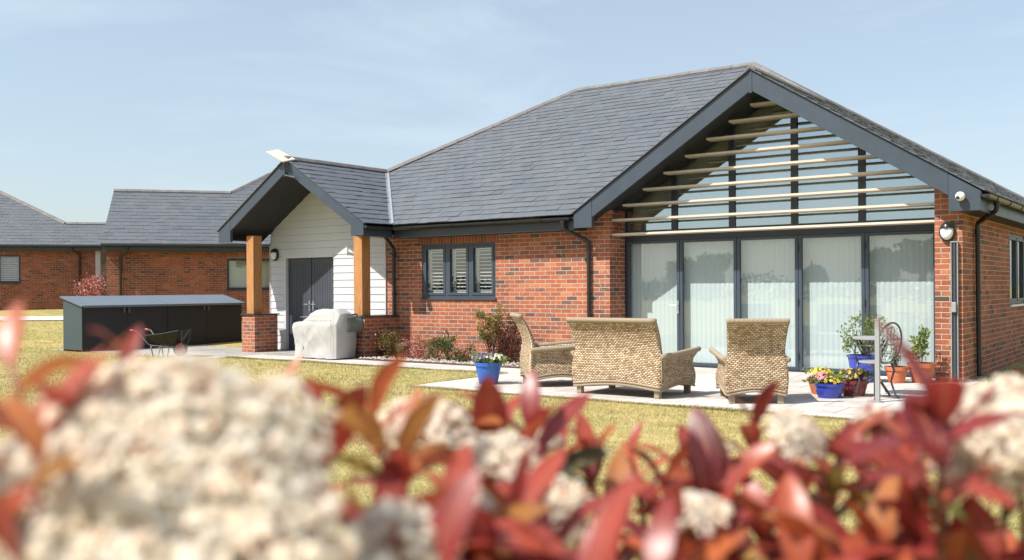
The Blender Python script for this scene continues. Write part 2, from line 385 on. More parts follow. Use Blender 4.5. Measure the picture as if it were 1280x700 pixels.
# ------------------------------------------------------------------ slates
def clip(poly, a, b, c):
    """keep a*x+b*y<=c"""
    out = []; n = len(poly)
    for i in range(n):
        p, q = poly[i], poly[(i+1) % n]; dp = a*p[0]+b*p[1]-c; dq = a*q[0]+b*q[1]-c
        if dp <= 0: out.append(p)
        if (dp < 0 < dq) or (dq < 0 < dp):
            t = dp/(dp-dq); out.append((p[0]+(q[0]-p[0])*t, p[1]+(q[1]-p[1])*t))
    return out
def slates(mb, poly3, gauge=.2, w=.25, th=.010):
    P = [Vector(p) for p in poly3]
    n = Vector()
    for i in range(len(P)): n += P[i].cross(P[(i+1) % len(P)])
    n.normalize()
    if n.z < 0: n = -n; P.reverse()
    e = Vector((0, 0, 1)).cross(n).normalized(); s = n.cross(e).normalized()
    if s.z < 0: s = -s; e = -e
    O = Vector((0, 0, 2.603)) ; O = O - n*((O-P[0]).dot(n))
    # origin with z such that s measured from eave
    q = [((p-O).dot(e), (p-O).dot(s)) for p in P]
    smin = min(a[1] for a in q); smax = max(a[1] for a in q); emin = min(a[0] for a in q); emax = max(a[0] for a in q)
    area = sum(q[i][0]*q[(i+1) % len(q)][1]-q[(i+1) % len(q)][0]*q[i][1] for i in range(len(q)))
    if area < 0: q.reverse()
    row = 0; y = smin
    base = (P[0]-O).dot(n)
    # under-sheet
    mb.face([O+e*a+s*b-n*.004 for a, b in q], .5)
    while y < smax:
        x = math.floor(emin/w)*w - w*.5*(row % 2)
        while x < emax:
            dx = random.uniform(.001, .0045); dy = random.gauss(0, .008); ww = w
            c = [(x+dx, y+dy-.012), (x+ww-dx*.3, y+dy*.6-.012+random.gauss(0, .0025)), (x+ww-dx*.3, y+gauge), (x+dx, y+gauge)]
            for i in range(len(q)):
                a_, b_ = q[i], q[(i+1) % len(q)]
                ex, ey = b_[0]-a_[0], b_[1]-a_[1]; L = math.hypot(ex, ey)
                if L < 1e-6: continue
                off = .014 if (abs(ey) < 1e-4 and abs(a_[1]-smin) < 1e-3) else 0
                c = clip(c, ey/L, -ex/L, (ey*a_[0]-ex*a_[1])/L+off)
                if len(c) < 3: break
            if len(c) >= 3:
                rnd = min(1, max(0, random.gauss(.45, .17))); lift = th*(.6+.9*random.random()); tw = random.gauss(0, .0015)
                def h(p): return th*.3+lift*(1-(p[1]-y)/gauge)+tw*(p[0]-x)/w
                top = [O+e*a+s*b+n*h((a, b)) for a, b in c]
                mb.face(top, rnd)
                for i in range(len(c)):   # lower skirts and sides
                    p0, p1 = c[i], c[(i+1) % len(c)]
                    if (p0[1]+p1[1])/2 < y+gauge*.9:
                        mb.face([top[i], O+e*p0[0]+s*p0[1]-n*.003, O+e*p1[0]+s*p1[1]-n*.003, top[(i+1) % len(c)]], rnd*.6)
            x += w
        y += gauge; row += 1
def ridge(mb, a, b, w=.085, step=.46, n_up=Vector((0, 0, 1))):
    """half-round/angle capping tiles from a to b"""
    a, b = Vector(a), Vector(b); d = b-a; L = d.length; d.normalize()
    side = d.cross(Vector((0, 0, 1))).normalized(); up = side.cross(d).normalized()
    k = max(1, round(L/step)); st = L/k
    for i in range(k):
        p = a+d*(i*st+.004); q = a+d*((i+1)*st-.004); r = random.random(); j = random.uniform(-.003, .003)
        sec = [(-w, -w*.52+j), (-w*.45, .012+j), (0, .03+j), (w*.45, .012+j), (w, -w*.52+j), (w*.9, -w*.52-.02), (0, -.01), (-w*.9, -w*.52-.02)]
        A = [p+side*x+up*z for x, z in sec]; B = [q+side*x+up*z for x, z in sec]
        m = len(sec)
        for t_ in range(m): mb.face([A[t_], A[(t_+1) % m], B[(t_+1) % m], B[t_]], r)
        mb.face(list(reversed(A)), r); mb.face(B, r)

# ------------------------------------------------------------------ world, sun
SUN_D = Vector((.62, 1.2, -1.62)).normalized()
sl = bpy.data.lights.new('sun', 'SUN'); sl.energy = 4.2; sl.angle = R(.53); sl.color = (1, .945, .87)
so = bpy.data.objects.new('sun', sl); COL.objects.link(so); so.rotation_euler = SUN_D.to_track_quat('-Z', 'Y').to_euler()
w = bpy.data.worlds.new('World'); sc.world = w; w.use_nodes = True
nt = w.node_tree; nt.nodes.clear()
wo = nt.nodes.new('ShaderNodeOutputWorld'); bg = nt.nodes.new('ShaderNodeBackground'); sky = nt.nodes.new('ShaderNodeTexSky')
sky.sky_type = 'NISHITA'; sky.sun_disc = False; sky.sun_elevation = math.asin(-SUN_D.z); sky.sun_rotation = math.atan2(-SUN_D.x, -SUN_D.y)
sky.altitude = 50; sky.air_density = 1.0; sky.dust_density = 1.6; sky.ozone_density = 1.2
tc = nt.nodes.new('ShaderNodeTexCoord'); mp = nt.nodes.new('ShaderNodeMapping'); mp.inputs['Scale'].default_value = (1.2, 1.2, 5.5); mp.inputs['Rotation'].default_value = (.1, .15, .3)
nz = nt.nodes.new('ShaderNodeTexNoise'); nz.inputs['Scale'].default_value = 2.6; nz.inputs['Detail'].default_value = 7; nz.inputs['Roughness'].default_value = .62; nz.inputs['Distortion'].default_value = .7
cr = nt.nodes.new('ShaderNodeValToRGB'); cr.color_ramp.elements[0].position = .47; cr.color_ramp.elements[1].position = .80
cr.color_ramp.elements[0].color = (.36, .36, .36, 1); cr.color_ramp.elements[1].color = (.58, .58, .58, 1)
mxn = nt.nodes.new('ShaderNodeMix'); mxn.data_type = 'RGBA'; mxn.inputs[7].default_value = (5.8, 6.7, 7.2, 1)
L = nt.links.new
L(tc.outputs['Generated'], mp.inputs[0]); L(mp.outputs[0], nz.inputs['Vector']); L(nz.outputs[0], cr.inputs[0]); L(cr.outputs[0], mxn.inputs[0])
L(sky.outputs[0], mxn.inputs[6]); L(mxn.outputs[2], bg.inputs[0]); L(bg.outputs[0], wo.inputs[0])
bg.inputs[1].default_value = .09
sc.view_settings.view_transform = 'Standard'; sc.view_settings.look = 'None'; sc.view_settings.gamma = 1; sc.view_settings.exposure = .75
sc.render.engine = 'CYCLES'; sc.cycles.use_denoising = True; sc.cycles.max_bounces = 7; sc.cycles.transparent_max_bounces = 10
sc.cycles.caustics_reflective = False; sc.cycles.caustics_refractive = False; sc.cycles.sample_clamp_indirect = 6

# ------------------------------------------------------------------ ground
CY, SY = math.cos(YAW), math.sin(YAW)
def gh(x, y):
    d = y*CY-x*SY
    f = np.interp(d, [-1e4, 23, 31, 39.5, 60, 1e4], [0, 0, .21, .6, .7, .7])
    return f
def axis_vals():
    a = list(np.arange(-70, 40.1, 1.0)); return sorted(set([-900, -500, -300, -180, -120, -90]+a+[50, 70, 100, 160, 300, 500, 900]))
ax = axis_vals(); ay = axis_vals()
mb = MB(); nx = len(ax)
for y in ay:
    for x in ax: mb.v.append((x, y, float(gh(x, y))))
for j in range(len(ay)-1):
    for i in range(nx-1):
        mb.f.append((j*nx+i, j*nx+i+1, (j+1)*nx+i+1, (j+1)*nx+i)); mb.r.append(.5); mb.fuv.append(None)
tag(mb.build('ground', 'lawn_soil', smooth=True), kind='structure')
mb = MB(); mb.box(-9.0, -2.72, 9.9, 14.83, -.1, .016); tag(bevel(mb.build('patio', 'patio_slabs'), .006), kind='structure')
mb = MB(); mb.box(-15.9, -9.0, 12.2, 13.08, -.1, .012); tag(bevel(mb.build('path', 'path_slabs'), .006), kind='structure')
mb = MB(); mb.box(-21.6, -15.9, 11.72, 14.4, -.1, .010); mb.box(-15.9, -13.72, 13.08, 14.4, -.1, .008); tag(mb.build('paving', 'drive_blocks'), kind='structure')
mb = MB()
a = at(-40, 402, 46.5); b = at(110, 401, 44); 
mb = MB()
for (p, q) in (((-40, 410), (95, 409)),):
    pts = [(-60, 410.5, 33.2), (100, 408.8, 33.2), (100, 401.4, 35.2), (-60, 402.6, 35.2)]
    v = []
    for (x, y, d) in pts:
        k = at(x, y, d); v.append((k.x, k.y, float(gh(k.x, k.y))+.03))
    mb.face(v)
tag(mb.build('footpath', 'concrete_kerb'), kind='structure')
mb = MB(); mb.box(-13.72, -9.0, 13.08, 14.4, -.1, .03)
o = tag(mb.build('flower_bed_soil', 'soil'), kind='structure')
mb = MB()
for i in range(700):
    x = random.uniform(-13.2, -9.1); y = 13.12+abs(random.gauss(0, .35)); s_ = random.uniform(.012, .035)
    if y > 14.2: continue
    c = Vector((x, y, .03+s_*.3)); P = [c+Vector((random.uniform(-s_, s_), random.uniform(-s_, s_), 0)) for _ in range(3)]
    t_ = c+Vector((0, 0, s_*.7)); P = [c+Vector((s_, 0, 0)), c+Vector((-s_*.4, s_, 0)), c+Vector((-s_*.6, -s_*.8, 0))]
    for k in range(3): mb.face([P[k], P[(k+1) % 3], t_])
tag(mb.build('bark_and_stone_mulch', 'mulch_stone'), 'pale stone chippings and bark strewn over the flower bed', 'mulch', kind='stuff')

# grass blades (short lawn)
def in_rect(x, y, r): return (x > r[0]) & (x < r[1]) & (y > r[2]) & (y < r[3])
def grass(n, dmin, dmax, hmin, hmax, wd):
    d = dmin*(dmax/dmin)**RNG.random(n); lat = (RNG.random(n)*1.12-.56)*d*1280/F
    x = lat*CY-d*SY; y = lat*SY+d*CY
    ok = ~(in_rect(x, y, (-9.02, -2.70, 9.88, 15)) | in_rect(x, y, (-17.3, -9, 12.18, 14.4)) | in_rect(x, y, (-21.5, -15.9, 11.7, 16.2)) | in_rect(x, y, (-17.3, -2.86, 14.4, 25)) | in_rect(x, y, (-16, -9, 12.2, 14.5)))
    x, y, d = x[ok], y[ok], d[ok]
    m = 9000; tt = RNG.random(m)   # ragged tufts along the paving edges
    ex = np.concatenate([np.interp(tt, [0, 1], [-9.0, -2.7]), np.interp(tt, [0, 1], [-15.9, -9.0]), np.full(m//4, -9.03)+RNG.normal(0, .015, m//4)]); ey = np.concatenate([9.895-np.abs(RNG.normal(0, .018, m)), 12.195-np.abs(RNG.normal(0, .018, m)), 9.9+RNG.random(m//4)*2.3])
    x = np.concatenate([x, ex]); y = np.concatenate([y, ey]); d = np.concatenate([d, ey*CY-ex*SY]); n = len(x)
    z = gh(x, y); th = RNG.random(n)*6.283; sc_ = np.clip(d/9, .6, 2.2)
    w_ = wd*sc_*.5; h_ = (hmin+(hmax-hmin)*RNG.random(n))*np.clip(sc_, .8, 1.3)*(1+.35*np.sin(x*2.1+y*1.7)*np.sin(y*2.9-x))
    lx = RNG.normal(0, .55, n)*h_; ly = RNG.normal(0, .55, n)*h_
    v = np.zeros((n, 3, 3)); v[:, 0] = np.c_[x-np.cos(th)*w_, y-np.sin(th)*w_, z]; v[:, 1] = np.c_[x+np.cos(th)*w_, y+np.sin(th)*w_, z]; v[:, 2] = np.c_[x+lx, y+ly, z+h_]
    me = bpy.data.meshes.new('lawn_grass'); me.from_pydata(v.reshape(-1, 3), [], np.arange(n*3).reshape(-1, 3))
    pn = .5+.28*np.sin(x*1.3+np.sin(y*.9)*2)*np.cos(y*1.1+x*.4)
    rr = np.clip(RNG.normal(.43, .24, n)+(pn-.5)*.8+.10*np.sin((x*.8+y*.6)*5.2), 0, 1); a = me.attributes.new('rnd', 'FLOAT', 'FACE'); a.data.foreach_set('value', rr)
    me.materials.append(M['grass']); o = bpy.data.objects.new('lawn_grass', me); COL.objects.link(o); return o
tag(grass(260000, 2.6, 34, .012, .034, .007), 'short sun-dried yellow-green lawn grass between the hedge and the houses', 'grass', kind='stuff')

# ------------------------------------------------------------------ main house
TN, EZ = .6328, 2.603
uL, uR, uA = -8.959, -2.526, -5.743
DF, Wd = 14.03, 5.338
E1 = (uR-Wd, DF+Wd, EZ+Wd*TN); E0 = (-12.22, DF+Wd, EZ+Wd*TN); LC = -17.558; BK = DF+2*Wd
VG = 13.965
APZ = EZ+3.2165*TN
house = thing('brick_bungalow', 'nearest red brick bungalow, with glazed louvred gable and white porch, behind the wicker furniture', 'house', (-8, 15, 0))
def hp(mb, name, mat, **k):
    o = mb.build(name, mat, **k); o.parent = house; o.matrix_parent_inverse = house_inv; return o
bpy.context.view_layer.update(); house_inv = house.matrix_world.inverted()
def sub(o, p):
    o.parent = p; return o

# roof
mb = MB()
slates(mb, [(-13.15, DF, EZ), (uL, DF, EZ), (uA, DF+3.2165, APZ), E1, E0, (LC+2.18, DF+2.18, EZ+2.18*TN)])
slates(mb, [(uR, VG, EZ), (uR, DF+3.2165, EZ), (uA, DF+3.2165, APZ), (uA, VG, APZ)])
slates(mb, [(uR, DF+3.2165, EZ), (uR, BK, EZ), E1, (uA, DF+3.2165, APZ)])
slates(mb, [(uL, VG, EZ), (uA, VG, APZ), (uA, DF+3.2165, APZ), (uL, DF, EZ)])
slates(mb, [(LC, DF+.45, EZ), (LC+2.18, DF+2.18, EZ+2.18*TN), E0, (LC, BK, EZ)], .3, .4)
slates(mb, [(uR, BK, EZ), (LC, BK, EZ), E0, E1], .3, .4)
# porch roof
PX0, PX1, PXA = -17.61, -13.15, -15.38; PZA = EZ+2.23*TN; PY = 13.24
slates(mb, [(PX1, PY, EZ), (PX1, DF+.01, EZ), (PXA, DF+2.24, PZA), (PXA, PY, PZA)])
slates(mb, [(PX0, PY, EZ), (PXA, PY, PZA), (PXA, DF+2.24, PZA), (PX0, DF+.45, EZ)])
roof = hp(mb, 'roof', 'slate')
mb = MB(); U = Vector((0, 0, .03))
ridge(mb, Vector(E0)+U, Vector(E1)+U); ridge(mb, Vector((uA, VG, APZ))+U, Vector((uA, DF+3.2, APZ))+U)
ridge(mb, Vector(E1)+U, Vector((uA, DF+3.2165, APZ))+U); ridge(mb, Vector(E1)+U, Vector((uR, BK, EZ))+U)
ridge(mb, Vector(E0)+U, Vector((LC+2.18, DF+2.18, PZA))+U); ridge(mb, Vector(E0)+U, Vector((LC, BK, EZ))+U)
ridge(mb, Vector((PXA, PY, PZA))+U, Vector((PXA, DF+2.2, PZA))+U, .09, .42)
sub(hp(mb, 'ridge_tiles', 'ridge_clay'), roof).matrix_parent_inverse = Matrix()
bpy.data.objects['ridge_tiles'].matrix_parent_inverse = Matrix.Identity(4)
# valley flashing (porch/main)
mb = MB(); a = Vector((PX1+.0, DF-.03, EZ-.01)); b = Vector((PXA, DF+2.2, PZA-.01))
d = (b-a).normalized(); sd = d.cross(Vector((0, 0, 1))).normalized()
mb.face([a-sd*.045+Vector((0, 0, .045)), a+Vector((0, 0, .030)), b+Vector((0, 0, .030)), b-sd*.045+Vector((0, 0, .045))]); mb.face([a+Vector((0, 0, .030)), a+sd*.045+Vector((0, 0, .045)), b+sd*.045+Vector((0, 0, .045)), b+Vector((0, 0, .030))])
o = hp(mb, 'valley_flashing', 'lead_flashing'); o.parent = roof; o.matrix_parent_inverse = Matrix.Identity(4)

# walls (brick)
WY = 14.4; T = .3
mb = MB()
mb.box(-13.67, -12.72, WY, WY+T, 0, 2.5); mb.box(-12.72, -10.9, WY, WY+T, 0, 1.13); mb.box(-12.72, -10.9, WY, WY+T, 2.21, 2.5); mb.box(-10.9, -8.82, WY, WY+T, 0, 2.5)
mb.prism([(-8.82, 0), (-8.45, 0), (-8.45, 2.81), (-8.82, 2.57)], 'y', WY, 15.12)
mb.prism([(-3.23, 0), (-2.87, 0), (-2.87, 2.70), (-3.23, 2.93)], 'y', WY, 15.12)
# side wall right
mb.box(-3.17, -2.87, 15.12, 18.04, 0, 2.5); mb.box(-3.17, -2.87, 18.04, 19.6, 0, 1.02); mb.box(-3.17, -2.87, 18.04, 19.6, 2.22, 2.5); mb.box(-3.17, -2.87, 19.6, 24.34, 0, 2.5)
mb.box(-17.2, -3.17, 24.04, 24.34, 0, 2.5); mb.box(-17.2, -16.9, 14.6, 24.04, 0, 2.5)
mb.box(-13.67, -13.0, WY-.006, WY, 0, .78)
wall = hp(mb, 'wall', 'brick')
mb = MB(); mb.box(-12.78, -10.84, WY-.004, WY+.02, 2.215, 2.44); hp(mb, 'lintel', 'soldier_brick')
# interior lining
mb = MB(); mb.box(-16.8, -3.3, 15.25, 23.9, -.02, .012, skip=''); mb.box(-13.4, -8.9, 19.5, 19.6, 0, 3.2); mb.box(-9.0, -8.9, 15.2, 19.5, 0, 2.9); mb.box(-3.32, -3.3, 15.2, 17.9, 0, 2.4); mb.box(-8.9, -3.32, 19.5, 19.6, 0, 2.7)
hp(mb, 'interior_lining', 'interior_wall')

# soffit, fascia, gutters
mb = MB()
mb.box(PX1+.02, -8.92, 14.07, WY, 2.345, 2.36); mb.box(-2.87, -2.6, 14.1, 24.3, 2.345, 2.36)
# sloping soffits in the gable recess
for sgn, xe, xi in ((-1, uL+.12, uA), (1, uR-.12, uA)):
    def zz(x): return EZ+(3.2165-abs(x-uA))*TN-.25
    n = [(xe, zz(xe)), (xi, zz(xi)), (xi, zz(xi)+.03), (xe, zz(xe)+.03)]
    mb.prism(n, 'y', 14.036, 15.05)
# porch sloping soffit
for xe in (PX0+.1, PX1-.1):
    def zp(x): return EZ+(2.23-abs(x-PXA))*TN-.25
    mb.prism([(xe, zp(xe)), (PXA, zp(PXA)), (PXA, zp(PXA)+.03), (xe, zp(xe)+.03)], 'y', PY+.07, WY-.002)
mb.box(PX0+.08, -17.2, PY+.07, 24.3, 2.33, 2.345)
hp(mb, 'soffit', 'soffit_black')
mb = MB()
mb.box(PX1+.02, -8.95, 14.05, 14.07, 2.34, 2.56); hp(mb, 'fascia_board', 'anthracite_dark')
mb = MB(); mb.box(-2.6, -2.58, 14.04, 24.3, 2.34, 2.56); hp(mb, 'fascia_board', 'anthracite')
def gutter(pts, name='gutter'):
    mb = MB(); a, b = Vector(pts[0]), Vector(pts[1]); d = (b-a).normalized(); sd = d.cross(Vector((0, 0, 1)))
    n = 9; prof = [(-.058*math.cos(math.pi*k/(n-1)), -.055*math.sin(math.pi*k/(n-1))) for k in range(n)]
    prof2 = [(x*.9, z*.88+.0) for x, z in reversed(prof)]
    sec = prof+prof2; A = [a+sd*x+Vector((0, 0, z)) for x, z in sec]; B = [b+sd*x+Vector((0, 0, z)) for x, z in sec]; m = len(sec)
    for k in range(m): mb.face([A[k], A[(k+1) % m], B[(k+1) % m], B[k]])
    for (Q) in (A, B):
        for k in range(n-1): mb.face([Q[k], Q[k+1], Q[m-2-k], Q[m-1-k]])
        mb.face([Q[k] for k in range(n)])
    L_ = (b-a).length; k = .6
    while k < L_:
        c = a+d*k
        mb.tube([c+sd*(-.062*math.cos(q))+Vector((0, 0, -.06*math.sin(q))) for q in np.linspace(0, math.pi, 8)], .006, 5)
        k += 1.0
    return hp(mb, name, 'black_plastic', fix=True)
gutter(((PX1-.0, 13.975, 2.545), (-8.97, 13.975, 2.545)))
gutter(((-2.50, 13.93, 2.545), (-2.50, 24.6, 2.545)))
gutter(((PX1+.05, PY-.02, 2.545), (PX1+.05, 13.95, 2.545)))
def pipe(pts, r=.034):
    P = [Vector(p) for p in pts]; out = [P[0]]
    for i in range(1, len(P)-1):
        a, b, c = P[i-1], P[i], P[i+1]; r1 = min(.05, (b-a).length*.4, (c-b).length*.4); p = b+(a-b).normalized()*r1; q = b+(c-b).normalized()*r1
        out += [p, (p+q)/2*.5+b*.5, q]
    out.append(P[-1]); mb = MB(); mb.tube(out, r, 12)
    for z in (.25, 1.25, 2.05):
        a = P[-1]; mb.tube([(a.x, a.y, z-.018), (a.x, a.y, z+.018)], r*1.28, 12)
    a = P[-2]; mb.tube([a+Vector((0, 0, -.10)), a+Vector((0, 0, -.16))], r*1.22, 12)
    a = P[0]; mb.tube([a+Vector((0, 0, .03)), a+Vector((0, 0, -.05))], r*1.3, 12)
    return hp(mb, 'downpipe', 'black_plastic', smooth=False)
pipe([(-13.33, 13.99, 2.50), (-13.33, 13.99, 2.38), (-13.42, 14.345, 2.16), (-13.42, 14.345, .05)])
pipe([(-9.13, 13.985, 2.50), (-9.13, 13.985, 2.36), (-8.84, 14.345, 2.15), (-8.84, 14.345, .05)])
pipe([(-2.50, 14.75, 2.50), (-2.50, 14.75, 2.38), (-2.815, 15.12, 2.24), (-2.815, 15.18, .05)])
# bargeboards
def barge(x_eave, x_apex, y0, y1, z_e, zap, depth, box_w, box_z, slope_l):
    s = 1 if x_apex > x_eave else -1
    def zt(x): return z_e+abs(x-x_eave)*TN-.012
    x0 = x_eave+s*.04; xb = x0+s*box_w
    mb = MB()
    mb.prism([(x_apex, zt(x_apex)), (x_apex, zt(x_apex)-depth), (xb, zt(xb)-depth), (xb, zt(xb))], 'y', y0, y1)
    mb.prism([(xb-s*.002, zt(xb)-.01), (xb-s*.002, box_z), (x0, box_z), (x0, zt(x0)-.01)], 'y', y0-.004, y1+.03)
    o = hp(mb, 'bargeboard', 'anthracite'); return bevel(o, .004)
barge(uL, uA-.0005, 14.0, 14.036, EZ, APZ, .31, .36, 2.36, 0); barge(uR, uA+.0005, 14.0, 14.036, EZ, APZ, .31, .40, 2.34, 0)
barge(PX0, PXA-.0005, PY+.03, PY+.066, EZ, PZA, .26, .40, 2.37, 0); barge(PX1, PXA+.0005, PY+.03, PY+.066, EZ, PZA, .26, .34, 2.37, 0)
# box-end closers
mb = MB(); mb.box(PX1-.30, PX1-.04, PY+.07, 14.39, 2.36, 2.375); mb.box(PX1-.045, PX1-.03, PY+.07, 14.05, 2.36, 2.56); hp(mb, 'porch_fascia', 'anthracite')
mb = MB(); mb.box(uA-.022, uA+.022, 13.992, 14.0, APZ-.36, APZ-.02); hp(mb, 'apex_cover', 'anthracite')

# louvres
for i, z in enumerate([2.25, 2.497, 2.743, 2.989, 3.234, 3.48, 3.722, 3.965, 4.19]):
    zz_ = z-.0
    half = min(99, (APZ-.29-(z+.03))/TN) if z > 2.5 else 99
    x0 = max(-8.447, uA-half); x1 = min(-3.233, uA+half)
    mb = MB(); mb.prism([(14.465, z-.013), (14.467, z+.020), (14.650, z+.008), (14.653, z-.022)], 'x', x0, x1)
    hp(mb, 'louvre', 'louvre_cream')
# louvre carriers


# gable glazing
GY = 14.93
mb = MB()
def zin(x): return EZ+(3.2165-abs(x-uA))*TN-.25
mb.box(-8.447, -3.233, GY-.01, GY+.08, 2.15, 2.33)
mb.box(-8.447, -8.39, GY, GY+.07, 2.33, zin(-8.447)); mb.box(-3.30, -3.233, GY, GY+.07, 2.33, zin(-3.233))
for x in (-7.5, -6.46, -5.42, -4.38): mb.box(x-.05, x+.05, GY-.004, GY+.07, 2.33, zin(x)-.02)
for s in (-1, 1):
    xe = uA+s*2.6; mb.prism([(xe, zin(xe)-.03), (uA, zin(uA)-.03), (uA, zin(uA)), (xe, zin(xe))], 'y', GY+.004, GY+.072)
gf = hp(mb, 'gable_window', 'anthracite_dark')
mb = MB()
mb.prism([(-8.40, 2.30), (-3.28, 2.30), (-3.28, zin(-3.28)+.05), (uA, zin(uA)+.05), (-8.40, zin(-8.40)+.05)], 'y', GY+.20, GY+.21)
hp(mb, 'gable_blind', 'olive_trim')
xs = [-8.39, -7.55, -7.45, -6.51, -6.41, -5.47, -5.37, -4.43, -4.33, -3.30]
for k in range(5):
    a, b = xs[2*k]-.01, xs[2*k+1]+.01; poly = [(a, 2.32), (b, 2.32), (b, zin(b)-.02)]
    if a < uA < b: poly.append((uA, zin(uA)-.02))
    poly.append((a, zin(a)-.02))
    mb = MB(); mb.face([(x, GY+.03, z) for x, z in poly]); o = hp(mb, 'pane', 'gable_glass'); o.parent = gf; o.matrix_parent_inverse = Matrix.Identity(4)
# pale ceiling inside gable
mb = MB()
for s in (-1, 1):
    xe = uA+s*3.0; mb.face([(xe, 15.2, zin(xe)), (uA, 15.2, zin(uA)), (uA, 19.4, zin(uA)), (xe, 19.4, zin(xe))])
hp(mb, 'vaulted_ceiling', 'interior_wall')

# bifold doors
mb = MB(); mb.box(-8.447, -8.425, GY-.01, GY+.08, .02, 2.15); mb.box(-3.315, -3.233, GY-.01, GY+.08, .02, 2.15); mb.box(-8.447, -3.233, GY-.02, GY+.09, -.02, .02)
dfm = hp(mb, 'door_frame', 'anthracite_dark')
PW = (8.425-3.315)/5
for k in range(5):
    a = -8.425+k*PW+.003; b = a+PW-.006; f = .052
    mb = MB(); y0, y1 = GY, GY+.065
    mb.box(a, a+f, y0, y1, .022, 2.148); mb.box(b-f, b, y0, y1, .022, 2.148); mb.box(a+f, b-f, y0, y1, .022, .085); mb.box(a+f, b-f, y0, y1, 2.10, 2.148)
    dp = hp(mb, 'glazed_door', 'anthracite'); bevel(dp, .004)
    def sp(mb, name, mat, **kk):
        o = mb.build(name, mat, **kk); o.parent = dp; return o
    mb = MB(); mb.face([(a+f-.004, GY+.03, .08), (b-f+.004, GY+.03, .08), (b-f+.004, GY+.03, 2.105), (a+f-.004, GY+.03, 2.105)]); sp(mb, 'pane', 'door_glass')
    mb = MB(); x = a+.01
    while x < b-.02:
        w_ = min(.088, b-.004-x); mb.box(x, x+w_, GY+.155, GY+.157, .045, 2.2) if False else [mb.face([(xa, GY+ya, .045), (xb, GY+yb, .045), (xb, GY+yb, 2.2), (xa, GY+ya, 2.2)]) for xa, xb, ya, yb in ((x, x+w_*.5, .150, .148), (x+w_*.5, x+w_, .148, .156))]; x += .084
    sp(mb, 'vertical_blind', 'blind_white')
    if k == 0:
        mb = MB(); mb.box(b-.040, b-.012, GY-.012, GY, .90, 1.12); mb.tube([(b-.026, GY-.012, 1.04), (b-.026, GY-.06, 1.04), (b-.15, GY-.065, 1.04)], .009, 8); sp(mb, 'handle', 'steel')
    if k in (2, 3):
        for z in (.25, 1.1, 1.95): mb = MB(); mb.tube([(b+.003, GY-.012, z-.05), (b+.003, GY-.012, z+.05)], .012, 8); sp(mb, 'hinge', 'anthracite_dark')

# windows
def window(x0, x1, z0, z1, n, y=WY, frame='anthracite', axis='y', kind='shutter'):
    """frame set in a wall; axis y: faces -Y at y; axis x: faces +X at y(=x position)"""
    def bx(mb, a, b, c, d, e, f_):   # a..b along, c..d depth (into wall), e..f z
        if axis == 'y': mb.box(a, b, y+c, y+d, e, f_)
        else: mb.box(y-d, y-c, a, b, e, f_)
    mb = MB(); W = x1-x0; o_ = .05
    bx(mb, x0, x0+o_, .02, .10, z0, z1); bx(mb, x1-o_, x1, .02, .10, z0, z1); bx(mb, x0+o_, x1-o_, .02, .10, z1-o_, z1); bx(mb, x0+o_, x1-o_, .02, .10, z0, z0+o_)
    cw_ = (W-2*o_)/n
    for i in range(1, n): bx(mb, x0+o_+i*cw_-.035, x0+o_+i*cw_+.035, .018, .10, z0+o_, z1-o_)
    s_ = .05
    cells = []
    for i in range(n):
        a = x0+o_+i*cw_+(.036 if i else .001); b = x0+o_+(i+1)*cw_-(.036 if i < n-1 else .001); c = z0+o_+.001; d = z1-o_-.001
        bx(mb, a, a+s_, .008, .085, c, d); bx(mb, b-s_, b, .008, .085, c, d); bx(mb, a+s_, b-s_, .008, .085, c, c+s_); bx(mb, a+s_, b-s_, .008, .085, d-s_, d)
        cells.append((a+s_, b-s_, c+s_, d-s_))
    fr = hp(mb, 'window', frame); bevel(fr, .003)
    for a, b, c, d in cells:
        mb = MB()
        P = [(a-.003, c-.003), (b+.003, c-.003), (b+.003, d+.003), (a-.003, d+.003)]
        mb.face([(p, y+.045, q) if axis == 'y' else (y-.045, p, q) for p, q in P]); g_ = mb.build('pane', 'window_glass'); g_.parent = fr
        if kind == 'shutter':
            mb = MB(); bx(mb, a-.03, a+.02, .15, .18, c-.04, d+.04); bx(mb, b-.02, b+.03, .15, .18, c-.04, d+.04); bx(mb, a, b, .15, .18, c-.05, c+.02); bx(mb, a, b, .15, .18, d-.02, d+.05)
            z = c+.045
            while z < d-.03:
                if axis == 'y': mb.prism([(y+.14, z+.006), (y+.14, z-.006), (y+.205, z-.014), (y+.205, z-.002)], 'x', a, b)
                z += .068
            s2 = mb.build('shutter', 'white_plastic'); s2.parent = fr
        else:
            mb = MB(); bx(mb, a-.05, b+.05, .2, .205, c-.05, d+.05); s2 = mb.build('blind', 'blind_cream'); s2.parent = fr
    mb = MB(); bx(mb, x0-.02, x1+.02, -.035, .05, z0-.035, z0); s2 = mb.build('sill', frame if axis == 'y' else 'white_plastic'); s2.parent = fr; bevel(s2, .004)
    return fr
window(-12.72, -10.90, 1.165, 2.21, 3)
window(18.04, 19.6, 1.02, 2.22, 2, y=-2.87, frame='anthracite', axis='x', kind='blind')
# black sheet behind the shutters: the unlit room's darkness put into its colour
mb = MB(); mb.box(-12.9, -10.7, 15.4, 15.45, .8, 2.5); hp(mb, 'dark_room_sheet', 'soffit_black')

